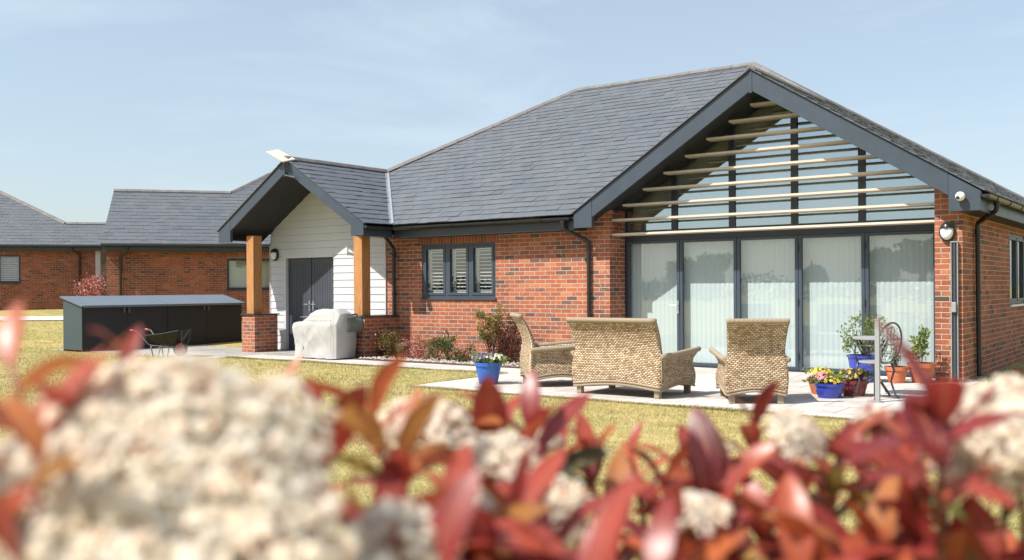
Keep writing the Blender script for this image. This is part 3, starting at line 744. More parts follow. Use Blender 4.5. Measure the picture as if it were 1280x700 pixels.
# porch cladding boards
mb = MB(); z = .78; bw = .152; k = 0
def clad_rows(mb, xa, xb, z0, z1, y):
    z = z0
    while z < z1-.01:
        zt = min(z+bw, z1); mb.prism([(y-.022, z), (y-.010, zt-.004), (y+.02, zt-.004), (y+.02, z)], 'x', xa, xb); z = zt
    return mb
DX0, DX1, DZ = -16.69, -15.2, 2.03
clad_rows(mb, -17.2, DX0-.07, .02, DZ+.05, WY); clad_rows(mb, DX1+.01, -13.69, .02+bw*0, DZ+.05, WY)
z = DZ+.05
while z < PZA-.3:
    zt = z+bw; h0 = min(-PXA*0+ (PZA-.25-z)/TN, 1.9); h1 = max(.02, min((PZA-.25-zt)/TN, 1.9)); x0a, x1a = max(PXA-h0, -17.2), min(PXA+h0, -13.69); x0b, x1b = max(PXA-h1, -17.2), min(PXA+h1, -13.69)
    i = len(mb.v)
    A = [(x0a, WY-.022, z), (x1a, WY-.022, z), (x1b, WY-.010, zt-.004), (x0b, WY-.010, zt-.004)]
    B = [(x0a, WY+.02, z), (x1a, WY+.02, z), (x1b, WY+.02, zt-.004), (x0b, WY+.02, zt-.004)]
    mb.face(A); mb.face([A[0], B[0], B[1], A[1]]); mb.face([B[3], A[3], A[2], B[2]]); z = zt
hp(mb, 'cladding', 'cladding')
mb = MB(); mb.box(-13.69, -13.668, WY-.03, WY+.1, .78, 2.4); mb.box(-17.22, -17.2, WY-.03, WY+.1, .02, 2.4); mb.box(DX0-.07, DX0, WY-.026, WY+.11, .02, DZ+.05); mb.box(DX0, DX1+.01, WY-.024, WY+.02, DZ, DZ+.05)
mb.prism([(-17.2, 0), (-13.67, 0), (-13.67, 2.44), (PXA, PZA-.2), (-17.2, 2.42)], 'y', WY+.115, WY+.2)
hp(mb, 'porch_trim', 'cladding')
for (a, b, first) in ((DX0+.002, (DX0+DX1)/2-.012, 1), ((DX0+DX1)/2+.004, DX1-.002, 0)):
    mb = MB(); y0 = WY+.05; mb.box(a, b, y0+.012, y0+.05, .03, DZ-.004)
    n = 7; w_ = (b-a-.2)/n
    mb.box(a, a+.1, y0, y0+.012, .03, DZ-.004); mb.box(b-.1, b, y0, y0+.012, .03, DZ-.004); mb.box(a+.1, b-.1, y0, y0+.012, DZ-.11, DZ-.004); mb.box(a+.1, b-.1, y0, y0+.012, .03, .16)
    for i in range(n): mb.box(a+.1+i*w_+.006, a+.1+(i+1)*w_-.001, y0+.004, y0+.012, .16, DZ-.11)
    d_ = hp(mb, 'door', 'door_paint')
    mb = MB(); hx_ = b-.05 if first else a+.05; sg = -1 if first else 1
    mb.box(hx_-.018, hx_+.018, y0-.01, y0, .88, 1.1); mb.tube([(hx_, y0-.01, 1.02), (hx_, y0-.055, 1.02), (hx_+sg*.12, y0-.06, 1.02)], .009, 8); mb.tube([(hx_, y0, .93), (hx_, y0-.02, .93)], .014, 8)
    o = mb.build('handle', 'steel'); o.parent = d_
    mb = MB(); mb.box(a+.02, b-.02, y0-.006, y0, .035, .14); o = mb.build('kick_plate', 'steel' if False else 'anthracite'); o.parent = d_
mb = MB(); mb.box((DX0+DX1)/2-.011, (DX0+DX1)/2+.003, WY+.035, WY+.07, .03, DZ-.004); mb.box(DX0, DX1, WY+.0, WY+.1, -.01, .028); hp(mb, 'threshold', 'anthracite')
# pillars and posts
for (x0, x1, y0, y1) in ((-17.04, -16.62, 13.46, 14.08), (-13.80, -13.36, 13.46, 14.395)):
    mb = MB(); mb.box(x0, x1, y0, y1, 0, .80); hp(mb, 'brick_pillar', 'brick')
    mb = MB(); mb.box(x0-.03, x1+.03, y0-.03, y1+(.03 if y1 < 14.2 else 0), .80, .825); pc = hp(mb, 'pillar_cap', 'anthracite_dark')
    mb = MB(); cx = x0+.21; mb.box(cx-.115, cx+.115, y0+.05, y0+.28, .825, 2.50); bevel(hp(mb, 'timber_post', 'oak'), .008)
# main-roof left hip etc. is covered by roof slabs; lead line at gable foot

# ------------------------------------------------------------------ wall lamps, camera, trunking, reel, tap, dish
def bulkhead(x, y, z, label):
    r = thing('wall_lamp', label, 'wall lamp', (x, y, z))
    mb = MB(); n = 28; i0 = 0
    prof = [(.0, 0), (1.0, 0), (1.0, -.035), (.93, -.05), (.80, -.05)]
    def ell(mb, prof, a, b, zc=0):
        i0 = len(mb.v)
        for r_, yy in prof:
            for j in range(n):
                th = 2*math.pi*j/n; mb.v.append((a*r_*math.cos(th), yy, b*r_*math.sin(th)+zc))
        for k in range(len(prof)-1):
            for j in range(n):
                j2 = (j+1) % n; mb.f.append((i0+k*n+j, i0+(k+1)*n+j, i0+(k+1)*n+j2, i0+k*n+j2)); mb.r.append(.5); mb.fuv.append(None)
    ell(mb, prof, .105, .14); mb.build('backplate', 'black_plastic', r, smooth=True)
    mb = MB(); ell(mb, [(.82, -.03), (.80, -.06), (.66, -.085), (.4, -.10), (.0, -.105)], .105, .14); mb.build('diffuser', 'lamp_white', r, smooth=True)
    mb = MB(); i0 = len(mb.v); m = 10; rows = [(.86, -.045), (.84, -.07), (.70, -.098), (.42, -.115), (.0, -.122)]
    for r_, yy in rows:
        for j in range(m+1):
            th = R(18)+R(144)*j/m; mb.v.append((.105*r_*math.cos(th), yy, .14*r_*math.sin(th)+(.035 if r_ < .5 else .012)*(1 if r_ < .86 else 0)))
    for k in range(len(rows)-1):
        for j in range(m): mb.f.append((k*(m+1)+j, (k+1)*(m+1)+j, (k+1)*(m+1)+j+1, k*(m+1)+j+1)); mb.r.append(.5); mb.fuv.append(None)
    mb.build('eyelid_hood', 'black_plastic', r, smooth=True)
bulkhead(-3.06, 14.395, 2.09, 'black oval bulkhead lamp with white lens on the brick pier right of the glazed doors')
bulkhead(-17.02, 14.372, 2.12, 'black oval bulkhead lamp on the white boards left of the dark porch doors')
r = thing('security_camera', 'small white dome camera under the right end of the grey gable board', 'camera', (-2.80, 13.995, 2.53))
mb = MB(); mb.lathe([(0, .0), (.045, .0), (.045, -.02), (.03, -.03), (0, -.03)], n=18, axis='y'); mb.build('mount', 'white_plastic', r, smooth=True)
mb = MB(); mb.lathe([(.062*math.sin(t_), -.075-.062*math.cos(t_)) for t_ in np.linspace(0, math.pi, 10)], n=18, axis='y'); mb.build('housing', 'white_plastic', r, smooth=True)
mb = MB(); mb.lathe([(.0, -.142), (.022, -.139), (.024, -.12)], c=(-.02, .0, -.02), n=14, axis='y'); mb.build('lens', 'black_plastic', r)
r = thing('cable_trunking', 'tall narrow grey metal channel standing against the right brick pier below the lamp', 'trunking', (-2.965, 14.39, 0))
mb = MB(); mb.box(-.045, -.035, -.06, 0, .06, 1.94); mb.box(.035, .045, -.06, 0, .06, 1.94); mb.box(-.035, .035, -.012, 0, .06, 1.94); mb.box(-.045, .045, -.062, 0, 1.94, 1.955); mb.build('channel', 'grey_metal_paint', r)
mb = MB(); mb.box(-.012, .012, -.05, -.012, .06, 1.93); mb.build('guide_rail', 'anthracite', r)
mb = MB(); mb.box(-.028, .028, -.10, -.062, .98, 1.12); bevel(mb.build('latch', 'grey_metal_paint', r), .008)
# flat antenna on porch apex
r = thing('satellite_antenna', 'flat cream rectangular satellite antenna tilted on the porch ridge', 'antenna', (-15.36, 13.24, 3.93))
mb = MB(); mb.tube([(0, -.02, -.30), (0, -.02, .02)], .018, 10); mb.tube([(0, -.02, -.26), (.32, -.02, -.34)], .018, 8); mb.build('mast', 'anthracite', r)
mb = MB(); mb.box(-.26, .26, -.17, .17, -.015, .015); o = mb.build('panel', 'dish_cream', r); bevel(o, .012); o.rotation_euler = (R(16), R(27), R(8)); o.location = (-.12, -.02, .14)
# hose reel on the pillar
r = thing('hose_reel', 'grey wall-mounted hose reel drum on the right porch pillar', 'hose reel', (-13.56, 13.455, .66))
mb = MB(); mb.lathe([(0, -.40), (.175, -.40), (.19, -.385), (.19, -.03), (.17, 0), (0, 0)], n=32, axis='y'); bevel(mb.build('drum', 'reel_grey', r, smooth=False), .006)
mb = MB(); mb.lathe([(0, -.412), (.15, -.412), (.155, -.402), (0, -.402)], n=32, axis='y'); mb.build('side_disc', 'reel_disc', r)
mb = MB(); mb.tube([(.10, -.30, .165), (.10, -.30, .2), (.10, -.1, .2), (.10, -.1, .165)], .012, 8); mb.build('handle', 'black_plastic', r, smooth=True)
mb = MB(); mb.tube([(-.02, -.2, -.17), (0, -.22, -.30), (.10, -.16, -.45), (.2, -.1, -.60), (.16, -.14, -.65)], .008, 8); mb.build('hose', 'rubber', r, smooth=True)
r = thing('garden_tap', 'small outside tap with a cream hose loop on the brick wall below the shuttered window', 'tap', (-12.08, 14.395, .52))
mb = MB(); mb.tube([(0, 0, 0), (0, -.06, 0), (0, -.075, -.02), (0, -.075, -.06)], .012, 8); mb.build('spout', 'brass', r); mb = MB(); mb.box(-.03, .03, -.05, -.04, .02, .03); mb.box(-.006, .006, -.05, -.04, 0, .03); mb.build('lever', 'dark_iron', r)
mb = MB(); mb.tube([(0, -.075, -.05), (-.03, -.08, -.12), (-.10, -.09, -.20), (-.2, -.1, -.27), (-.26, -.1, -.36), (-.3, -.1, -.45)], .009, 8); mb.build('hose', 'hose_cream', r, smooth=True)

# ------------------------------------------------------------------ neighbouring houses
def local_house(name, label, origin, rz, z0):
    r = thing(name, label, 'house', (origin[0], origin[1], z0), rz); return r
def nb_slates(mb, P): slates(mb, P, .24, .30, .009)
def neighbour(label, A, rz, z0, s, dxh, rw, xh, rb, Ltot, wins, pipes, extra):
    """local frame: x to the right along the eave (mirrored when s=-1), y into depth; wing 2*rw deep, main block 2*rb deep whose left hip starts at x=xh"""
    r = local_house('brick_bungalow', label, A, rz, z0)
    mir = lambda P: [(s*x, y, z) for x, y, z in P]
    mb = MB(); zr = EZ+rw*TN; zb = EZ+rb*TN; dx = dxh or rb-rw
    nb_slates(mb, mir([(0, 0, EZ), (Ltot, 0, EZ), (Ltot, rw, zr), (0, rw, zr)]))
    nb_slates(mb, mir([(xh, rw, zr), (Ltot, rw, zr), (Ltot, rb, zb), (xh+dx, rb, zb)]))
    nb_slates(mb, mir([(xh, rw, zr), (xh+dx, rb, zb), (xh-rw, 2*rb+0, EZ)])); nb_slates(mb, mir([(0, 2*rw, EZ), (xh, 2*rw, EZ), (xh, rw, zr), (0, rw, zr)]))
    nb_slates(mb, mir([(xh-rw, 2*rb, EZ), (xh+dx, rb, zb), (Ltot, rb, zb), (Ltot, 2*rb, EZ)]))
    rf = mb.build('roof', 'slate', r)
    mb = MB(); U = Vector((0, 0, .03)); S = lambda p: Vector((s*p[0], p[1], p[2]))+U
    ridge(mb, S((0, rw, zr)), S((xh, rw, zr)), .11); ridge(mb, S((xh, rw, zr)), S((xh+dx, rb, zb)), .12); ridge(mb, S((xh+dx, rb, zb)), S((Ltot, rb, zb)), .12)
    mb.build('ridge_tiles', 'ridge_clay', rf)
    xs_ = lambda a, b: (min(s*a, s*b), max(s*a, s*b))
    mb = MB(); y0 = .35
    segs = []; cur = .12
    for (a, b, c, d) in sorted(wins):
        segs.append((cur, a, 0, 2.42)); segs.append((a, b, 0, c)); segs.append((a, b, d, 2.42)); cur = b
    segs.append((cur, Ltot, 0, 2.42))
    for a, b, c, d in segs:
        if d-c > .01: q = xs_(a, b); mb.box(q[0], q[1], y0, y0+.25, c-(.6 if c == 0 else 0), d)
    q = xs_(.12, .37)
    gb = [(y0+.25, -.6), (2*rw-.3, -.6), (2*rw-.3, 2.42), (rw, 2.42+(rw-.3)*TN), (y0+.25, 2.42)]
    mb.prism(gb, 'x', q[0], q[1]); q = xs_(.12, Ltot); mb.box(q[0], q[1], 2*rb-.6, 2*rb-.3, -.6, 2.42)
    mb.build('wall', 'far_brick', r)
    for a, b, c, d in wins:
        q = xs_(a, b); mb = MB(); mb.box(q[0]-.02, q[1]+.02, y0-.006, y0+.02, d, d+.225); mb.build('lintel', 'soldier_brick', r)
        mb = MB(); n = max(1, round((b-a)/.75)); f = .07
        mb.box(q[0], q[0]+f, y0+.03, y0+.1, c, d); mb.box(q[1]-f, q[1], y0+.03, y0+.1, c, d); mb.box(q[0]+f, q[1]-f, y0+.03, y0+.1, c, c+f); mb.box(q[0]+f, q[1]-f, y0+.03, y0+.1, d-f, d)
        for i in range(1, n): x = q[0]+(q[1]-q[0])*i/n; mb.box(x-.05, x+.05, y0+.025, y0+.1, c+f, d-f)
        w_ = mb.build('window', 'anthracite_dark', r)
        mb = MB(); mb.face([(q[0]+f, y0+.06, c+f), (q[1]-f, y0+.06, c+f), (q[1]-f, y0+.06, d-f), (q[0]+f, y0+.06, d-f)]); mb.build('pane', 'window_glass', w_)
        if extra == 'slats':
            mb = MB(); z = c+f+.02
            while z < d-f: mb.prism([(y0+.14, z-.01), (y0+.142, z-.02), (y0+.2, z+.02), (y0+.198, z+.03)], 'x', q[0]+f, q[1]-f); z += .075
            mb.build('blind', 'white_plastic', w_)
        else:
            mb = MB(); mb.box(q[0]+f, q[1]-f, y0+.16, y0+.165, c+f, d-f); mb.build('blind', 'blind_cream', w_)
        mb = MB(); mb.box(q[0]-.03, q[1]+.03, y0-.03, y0+.03, c-.03, c); mb.build('sill', 'anthracite_dark', w_)
    mb = MB(); q = xs_(.0, Ltot); mb.box(q[0], q[1], .03, .05, 2.36, 2.57); mb.box(q[0], q[1], .05, .35, 2.36, 2.375); mb.build('fascia_board', 'anthracite_dark', r)
    mb = MB(); mb.tube([(q[0], -.05, 2.55), (q[1], -.05, 2.55)], .055, 8); mb.build('gutter', 'black_plastic', r)
    mb = MB()
    mb.prism([(0.03, EZ-.03), (rw, zr-.03), (2*rw-.03, EZ-.03), (2*rw-.03, EZ-.22), (rw, zr-.24), (.03, EZ-.22)], 'x', *xs_(.0, .03)); mb.build('bargeboard', 'anthracite_dark', r)
    for x in pipes:
        x = s*x; mb = MB(); mb.tube([(x+.25*s, -.05, 2.5), (x+.22*s, .0, 2.38), (x, .30, 2.2), (x, .30, 0)], .04, 8); mb.build('downpipe', 'black_plastic', r, smooth=True)
    return r
A = at(126, 304, 31.0)
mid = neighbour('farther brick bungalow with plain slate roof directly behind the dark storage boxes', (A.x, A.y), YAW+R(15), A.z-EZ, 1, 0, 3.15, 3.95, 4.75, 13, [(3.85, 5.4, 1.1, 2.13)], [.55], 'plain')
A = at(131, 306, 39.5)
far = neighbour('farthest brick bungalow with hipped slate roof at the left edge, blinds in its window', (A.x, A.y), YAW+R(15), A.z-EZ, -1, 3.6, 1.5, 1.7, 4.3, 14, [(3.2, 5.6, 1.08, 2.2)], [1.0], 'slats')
# small porch gap on the far house: timber post and pale boarding
mb = MB(); mb.box(-.40, -.14, .30, .345, -.3, 2.38); mb.build('porch_cladding', 'cladding', far)
mb = MB(); mb.box(-.17, .10, .02, .28, -.3, 2.36); mb.build('timber_post', 'bark', far)
mb = MB(); mb.lathe([(0, .30), (.14, .30), (.14, .24), (.0, .2)], c=(.0, -.02, 0), n=16, axis='y'); o = mb.build('porch_lamp', 'lamp_white', far); o.location = (.22, -.3, 1.75)

# ------------------------------------------------------------------ storage boxes
def storage(y0, y1, label):
    xb, xf = -20.85, -20.08; r = thing('storage_box', label, 'storage box', (xb, y0, 0.01), 0, 'metal garden storage boxes')
    W, D = xf-xb, y1-y0; hb, hf = 1.17, .99
    mb = MB(); mb.prism([(0.012, 0), (W-.012, 0), (W-.012, hf), (.012, hb)], 'y', 0, .02); mb.prism([(0.012, 0), (W-.012, 0), (W-.012, hf), (.012, hb)], 'y', D-.02, D)
    mb.box(0, .012, 0, D, 0, hb); mb.build('body', 'shed_green', r)
    n = 2
    for i in range(n):
        a = .004+(D-.008)*i/n+.003; b = .004+(D-.008)*(i+1)/n-.003; mb = MB(); mb.box(W-.012, W, a, b, .03, hf-.005)
        mb.box(W, W+.003, a+.04, b-.04, .06, hf-.05)
        dr = mb.build('door', 'shed_dark', r)
        mb = MB(); e = b-.09 if i == 0 else a+.03; mb.box(W+.006, W+.03, e, e+.05, hf-.16, hf-.04); mb.build('hasp', 'dark_iron', dr)
    mb = MB(); mb.box(0, W, 0, D, 0, .03); mb.build('plinth', 'shed_dark', r)
    mb = MB(); mb.prism([(-.05, hb+.012), (W+.07, hf-.012), (W+.07, hf+.018), (-.05, hb+.042)], 'y', -.05 if y0 < 12 else .0, D+.05 if y0 > 12 else D-.014)
    mb.prism([(W+.05, hf-.03), (W+.072, hf-.03), (W+.072, hf-.012), (W+.05, hf-.008)], 'y', .0, D)
    mb.build('lid', 'shed_lid', r)
    return r
storage(11.58, 13.70, 'left one of the two dark metal storage boxes, its grey-green side above the lawn')
storage(13.705, 15.86, 'right one of the two dark metal storage boxes, nearest the white porch')

# ------------------------------------------------------------------ wheelbarrow
g = at(228, 446.5, 20.0); r = thing('wheelbarrow', 'black wheelbarrow with red wheel and red grips in front of the dark storage boxes', 'wheelbarrow', (-16.78, 11.74, .012), R(22)); r.scale = (.86, .86, .86)
# local: wheel at origin, handles towards -x
mb = MB()
top = [(-.78, -.22), (-.30, -.31), (.12, -.27), (.20, 0), (.12, .27), (-.30, .31), (-.78, .22)]; bot = [(-.56, -.13), (-.28, -.15), (-.06, -.13), (-.03, 0), (-.06, .13), (-.28, .15), (-.56, .13)]
zt = [.50, .545, .62, .635, .62, .545, .50]; zb = [.30, .29, .30, .30, .30, .29, .30]; n = 7
T_ = [Vector((x, y, z)) for (x, y), z in zip(top, zt)]; B_ = [Vector((x, y, z)) for (x, y), z in zip(bot, zb)]
for i in range(n): j = (i+1) % n; mb.face([B_[i], B_[j], T_[j], T_[i]])
mb.face(list(reversed(B_))); o = mb.build('tray', 'barrow_black', r); sm = o.modifiers.new('s', 'SOLIDIFY'); sm.thickness = .008
mb = MB(); mb.tube(T_+[T_[0]], .012, 6); mb.build('tray_rim', 'barrow_black', r)
mb = MB()
for sgn in (-1, 1):
    mb.tube([(.0, sgn*.06, .19), (-.25, sgn*.16, .24), (-.62, sgn*.20, .27), (-.70, sgn*.21, .30), (-.96, sgn*.27, .60), (-1.06, sgn*.28, .62)], .015, 8)
    mb.tube([(0, sgn*.06, .19), (.10, sgn*.10, .22)], .013, 6); mb.tube([(.10, sgn*.10, .22), (.16, sgn*.2, .60)], .011, 6)
mb.tube([(.10, -.10, .22), (.10, .10, .22)], .013, 6)
mb.build('frame', 'dark_iron', r, smooth=True)
for sgn in (-1, 1):
    mb = MB(); mb.tube([(-.40, sgn*.18, .26), (-.46, sgn*.19, .005), (-.58, sgn*.20, .005), (-.64, sgn*.2, .27)], .014, 8); mb.build('leg', 'dark_iron', r, smooth=True)
    mb = MB(); mb.tube([(-.99, sgn*.273, .607), (-1.12, sgn*.285, .628)], .023, 10); mb.build('grip', 'red_grip', r, smooth=True)
mb = MB(); a = [(.155+.035*math.cos(q), .035*math.sin(q)) for q in np.linspace(0, 2*math.pi, 13)]; mb.lathe(a, c=(0, 0, .19), n=28, axis='y'); wl = mb.build('wheel', 'rubber', r, smooth=True)
mb = MB(); mb.lathe([(.0, -.03), (.03, -.03), (.05, -.012), (.125, -.012), (.13, -.02), (.13, .02), (.125, .012), (.05, .012), (.03, .03), (0, .03)], c=(0, 0, .19), n=24, axis='y'); mb.build('rim', 'red_plastic', wl)

# ------------------------------------------------------------------ covered barbecue
r = thing('covered_barbecue', 'barbecue under a creased pale fabric cover beside the right porch pillar', 'barbecue', (-13.98, 13.04, .012)); r.scale = (.86, .95, 1)
def bbq():
    # cross sections over x (local -.78 .. .62)
    N, Mz = 90, 26; me = MB(); i0 = 0
    def outline(x):  # top height
        if x < -.50: return .70+.03*(x+.78)
        if x < -.28: return .708+(x+.50)/.22*.17
        if x < -.10: return .878+(x+.28)/.18*.075
        if x < .48: return .955-.01*math.cos(x*4)
        return .945-(x-.48)*.5
    def halfd(x, z):   # half depth
        b = .31 if z < .66 else .31-.17*((z-.66)/.29)
        e = 1-max(0, abs(x+.08)/.70)**8*.12
        return b*e
    for i in range(N+1):
        x = -.78+1.42*i/N; ht = outline(x); ring = []
        K = 80
        for k in range(K+1):
            u = k/K
            if u < .36: z = .02+(ht-.05)*(u/.36); y = -halfd(x, z)
            elif u < .64: q = (u-.36)/.28; yy = halfd(x, ht); y = -yy+2*yy*q; z = ht-.03+.035*math.sin(math.pi*q)**.4
            else: z = .02+(ht-.05)*((1-u)/.36); y = halfd(x, z)
            xx = x*(1+(.0 if z > .6 else 0)) + (.10*(1-z/.7)*(1 if x < -.4 else 0) if z < .7 else 0)
            ring.append((xx, y, z))
        me.v += ring
    K1 = 81
    for i in range(N):
        for k in range(K1-1): me.f.append((i*K1+k, (i+1)*K1+k, (i+1)*K1+k+1, i*K1+k+1)); me.r.append(.5); me.fuv.append(None)
    me.f.append(tuple(range(K1))); me.r.append(.5); me.fuv.append(None); me.f.append(tuple(reversed(range(N*K1, N*K1+K1)))); me.r.append(.5); me.fuv.append(None)
    from mathutils import noise as mn
    V = []
    for (x, y, z) in me.v:
        n = mn.noise(Vector((x*2.2+z*1.2, y*2, z*3.2-x)))*.030+mn.noise(Vector((x*6+z*5, y*5, z*2.2)))*.014
        n += .013*(1-abs(mn.noise(Vector((x*3.2+z*3, y*2, z*2.2-x*2)))))**8-.004; n += .009*math.sin(17*x+3*math.sin(z*5))*(1-z)**1.4
        c = Vector((x+.05, y*1.4, (z-.5)*.3)).normalized() if (abs(x)+abs(y)) > 0 else Vector((0, 0, 1))
        V.append((x+c.x*n, y+c.y*n, max(.0, z+c.z*n)))
    me.v = V; return me
o = bbq().build('fabric_cover', 'cover_fabric', r, smooth=True, fix=True)
mb = MB()
mb.tube([(-.45, -.327, .80), (.42, -.327, .83)], .004, 5); mb.tube([(.45, -.2, .93), (.50, -.31, .75), (.52, -.325, .5), (.52, -.32, .1)], .004, 5); mb.build('cover_seam', 'cover_fabric', r)
for x in (-.5, .5):
    mb = MB(); mb.tube([(x, -.2, .0), (x, -.2, .03)], .03, 10); mb.build('castor', 'rubber', r)

# ------------------------------------------------------------------ wicker furniture
def prof_back(z, H_):
    t_ = z/H_
    return .035*math.sin(math.pi*min(1, t_/.6))-.01+(.0 if t_ < .55 else .17*((t_-.55)/.45)**1.8)
def prof_arm(z, H_):
    t_ = z/H_; return .055*math.sin(math.pi*min(1, t_/.78))-.02+(0 if t_ < .62 else .12*((t_-.62)/.38)**1.6)
def panel(parent, name, A, B, nrm, th, ztop, prof, Hp, endflare=(0, 0), arch=.05, rim=True):
    A, B, nrm = Vector(A), Vector(B), Vector(nrm); d = (B-A); Ln = d.length; d.normalize()
    NX, NZ = 26, 22; mb = MB(); G = {}
    def P(u, v, inner):
        zt = ztop(u); zb = .085+arch*math.sin(math.pi*u)**1.2; z = zb+(zt-zb)*v; o = prof(z, Hp)
        s_ = u*Ln
        fl = .035*math.sin(math.pi*min(1, (z/Hp)/.62))+(.0 if z/Hp < .6 else .025*((z/Hp-.6)/.4)**1.5)
        s_ += endflare[1]*u*fl-endflare[0]*(1-u)*fl
        tt = th*(1-.35*v)
        return A+d*s_+nrm*(o-(tt if inner else 0))+Vector((0, 0, z))
    for inner in (0, 1):
        i0 = len(mb.v)
        for i in range(NX+1):
            for j in range(NZ+1): mb.v.append(tuple(P(i/NX, j/NZ, inner)))
        for i in range(NX):
            for j in range(NZ):
                q = (i0+i*(NZ+1)+j, i0+(i+1)*(NZ+1)+j, i0+(i+1)*(NZ+1)+j+1, i0+i*(NZ+1)+j+1)
                uvq = [(i/NX*Ln, j/NZ*ztop(i/NX)), ((i+1)/NX*Ln, j/NZ*ztop(i/NX)), ((i+1)/NX*Ln, (j+1)/NZ*ztop(i/NX)), (i/NX*Ln, (j+1)/NZ*ztop(i/NX))]
                mb.f.append(q if not inner else q[::-1]); mb.r.append(.5); mb.fuv.append(uvq if not inner else uvq[::-1])
    n1 = (NX+1)*(NZ+1)
    def strip(idx):
        for a, b in zip(idx[:-1], idx[1:]):
            mb.f.append((a, b, b+n1, a+n1)); mb.r.append(.5); mb.fuv.append([(0, 0), (.03, 0), (.03, .06), (0, .06)])
    strip([i*(NZ+1) for i in range(NX+1)][::-1]); strip([i*(NZ+1)+NZ for i in range(NX+1)]); strip([j for j in range(NZ+1)]); strip([NX*(NZ+1)+j for j in range(NZ+1)][::-1])
    o = mb.build(name, 'wicker', parent, smooth=False)
    for p in o.data.polygons: p.use_smooth = True
    if rim:
        mb = MB(); pts = [P(u, 1, 0)*.5+P(u, 1, 1)*.5 for u in np.linspace(0, 1, 20)]; mb.tube(pts, .033, 10)
        mb.build('rolled_rim', 'wicker_rim', o, smooth=True)
        mb = MB(); pts = [P(u, 0, 0)+nrm*.004+Vector((0, 0, .01)) for u in np.linspace(0, 1, 20)]; mb.tube(pts, .016, 6)
        pts = [P(u, 0, 0)+nrm*.008+Vector((0, 0, .045)) for u in np.linspace(0, 1, 20)]; mb.tube(pts, .013, 6)
        mb.build('base_braid', 'wicker_rim', o, smooth=True)
    return o
def wicker_seat(name, label, cat, W, D, Hb, loc, rz, group=None):
    """origin on the ground at the middle of the back; faces +y"""
    r = thing(name, label, cat, loc, rz, group); h = W/2
    panel(r, 'backrest', (-h, 0, 0), (h, 0, 0), (0, -1, 0), .075, lambda u: Hb, prof_back, Hb, (1, 1))
    ha = .60
    for s in (-1, 1):
        f = lambda u: .515+.05*(u if s > 0 else 1-u)**1.2
        if s > 0: o = panel(r, 'armrest', (h, .0, 0), (h, D, 0), (1, 0, 0), .07, lambda u: .50+.055*u**1.3, prof_arm, .55, (0, .5))
        else: o = panel(r, 'armrest', (-h, D, 0), (-h, .0, 0), (-1, 0, 0), .07, lambda u: .50+.055*(1-u)**1.3, prof_arm, .55, (.5, 0))
    panel(r, 'seat_front', (h-.02, D-.06, 0), (-h+.02, D-.06, 0), (0, 1, 0), .06, lambda u: .33, lambda z, H_: .02*math.sin(math.pi*z/.4), .5, (0, 0))
    mb = MB(); mb.box(-h+.05, h-.05, .05, D-.1, .25, .31); mb.build('seat_deck', 'wicker', r)
    n = 2 if W > 1 else 1; w_ = (W-.14)/n
    for i in range(n):
        mb = MB(); mb.box(-h+.07+i*w_+.006, -h+.07+(i+1)*w_-.006, .08, D-.07, .31, .42); bevel(mb.build('seat_cushion', 'cushion', r), .035, 4)
    for x, y in ((-h+.05, .045), (h-.05, .045), (-h+.05, D-.05), (h-.05, D-.05)):
        mb = MB(); mb.prism([(x-.035, y-.035), (x+.035, y-.035), (x+.035, y+.035), (x-.035, y+.035)], 'z', .0, .13); bevel(mb.build('foot', 'wicker_foot' if y > .1 else 'wicker_rim', r), .006)
    return r
wicker_seat('wicker_sofa', 'two-seat woven wicker sofa seen from behind, between the two wicker armchairs', 'sofa', 1.20, .86, .93, (-6.0, 10.36, .018), R(-1))
wicker_seat('wicker_armchair', 'right-hand wicker armchair, its high back turned to the lawn, before the glazed doors', 'armchair', .64, .86, .94, (-4.27, 10.53, .018), R(31), 'wicker armchairs on the patio')
wicker_seat('wicker_armchair', 'woven wicker armchair left of the sofa, turned sideways near the blue flower pot', 'armchair', .70, .80, .95, (-7.72, 10.88, .018), R(-45), 'wicker armchairs on the patio')

# ------------------------------------------------------------------ plants
def leaf_pts(p, d, n, L, W):
    d = d.normalized(); s_ = d.cross(n).normalized()
    return [p, p+d*L*.45+s_*W*.5, p+d*L, p+d*L*.45-s_*W*.5]
def rv(): 
    while True:
        v = Vector((random.uniform(-1, 1), random.uniform(-1, 1), random.uniform(-1, 1)))
        if .01 < v.length < 1: return v.normalized()
def foliage(mb, c, rad, n, L, W, up=.4, clumps=0, rndf=None):
    c = Vector(c)
    cl = [Vector((random.gauss(0, .5)*rad[0], random.gauss(0, .5)*rad[1], random.uniform(-.8, .9)*rad[2])) for _ in range(clumps)] if clumps else None
    for _ in range(n):
        if cl:
            q = random.choice(cl)+Vector([random.gauss(0, .24)*x for x in rad])
        else:
            q = rv()*random.random()**.4; q = Vector((q.x*rad[0], q.y*rad[1], q.z*rad[2]))
        d = (rv()+Vector((0, 0, up))+q.normalized()*.5 if q.length > 0 else rv()); l = L*random.uniform(.6, 1.2)
        mb.face(leaf_pts(c+q, d, rv(), l, W*l/L), rndf() if rndf else None)
def blooms(mb, c, rad, n, r_, top=True):
    c = Vector(c)
    for _ in range(n):
        a = rv(); 
        if top: a.z = abs(a.z)
        q = c+Vector((a.x*rad[0], a.y*rad[1], a.z*rad[2])); nn = (a+Vector((0, -.4, .4))+rv()*.3).normalized(); u = nn.cross(rv()).normalized(); v_ = nn.cross(u); k = random.random()
        for j in range(5):
            th = j*1.2566; d = u*math.cos(th)+v_*math.sin(th); e = nn.cross(d)
            mb.face([q+nn*.003, q+d*r_*.8+e*r_*.5, q+d*r_*1.1+nn*.002, q+d*r_*.8-e*r_*.5], k)
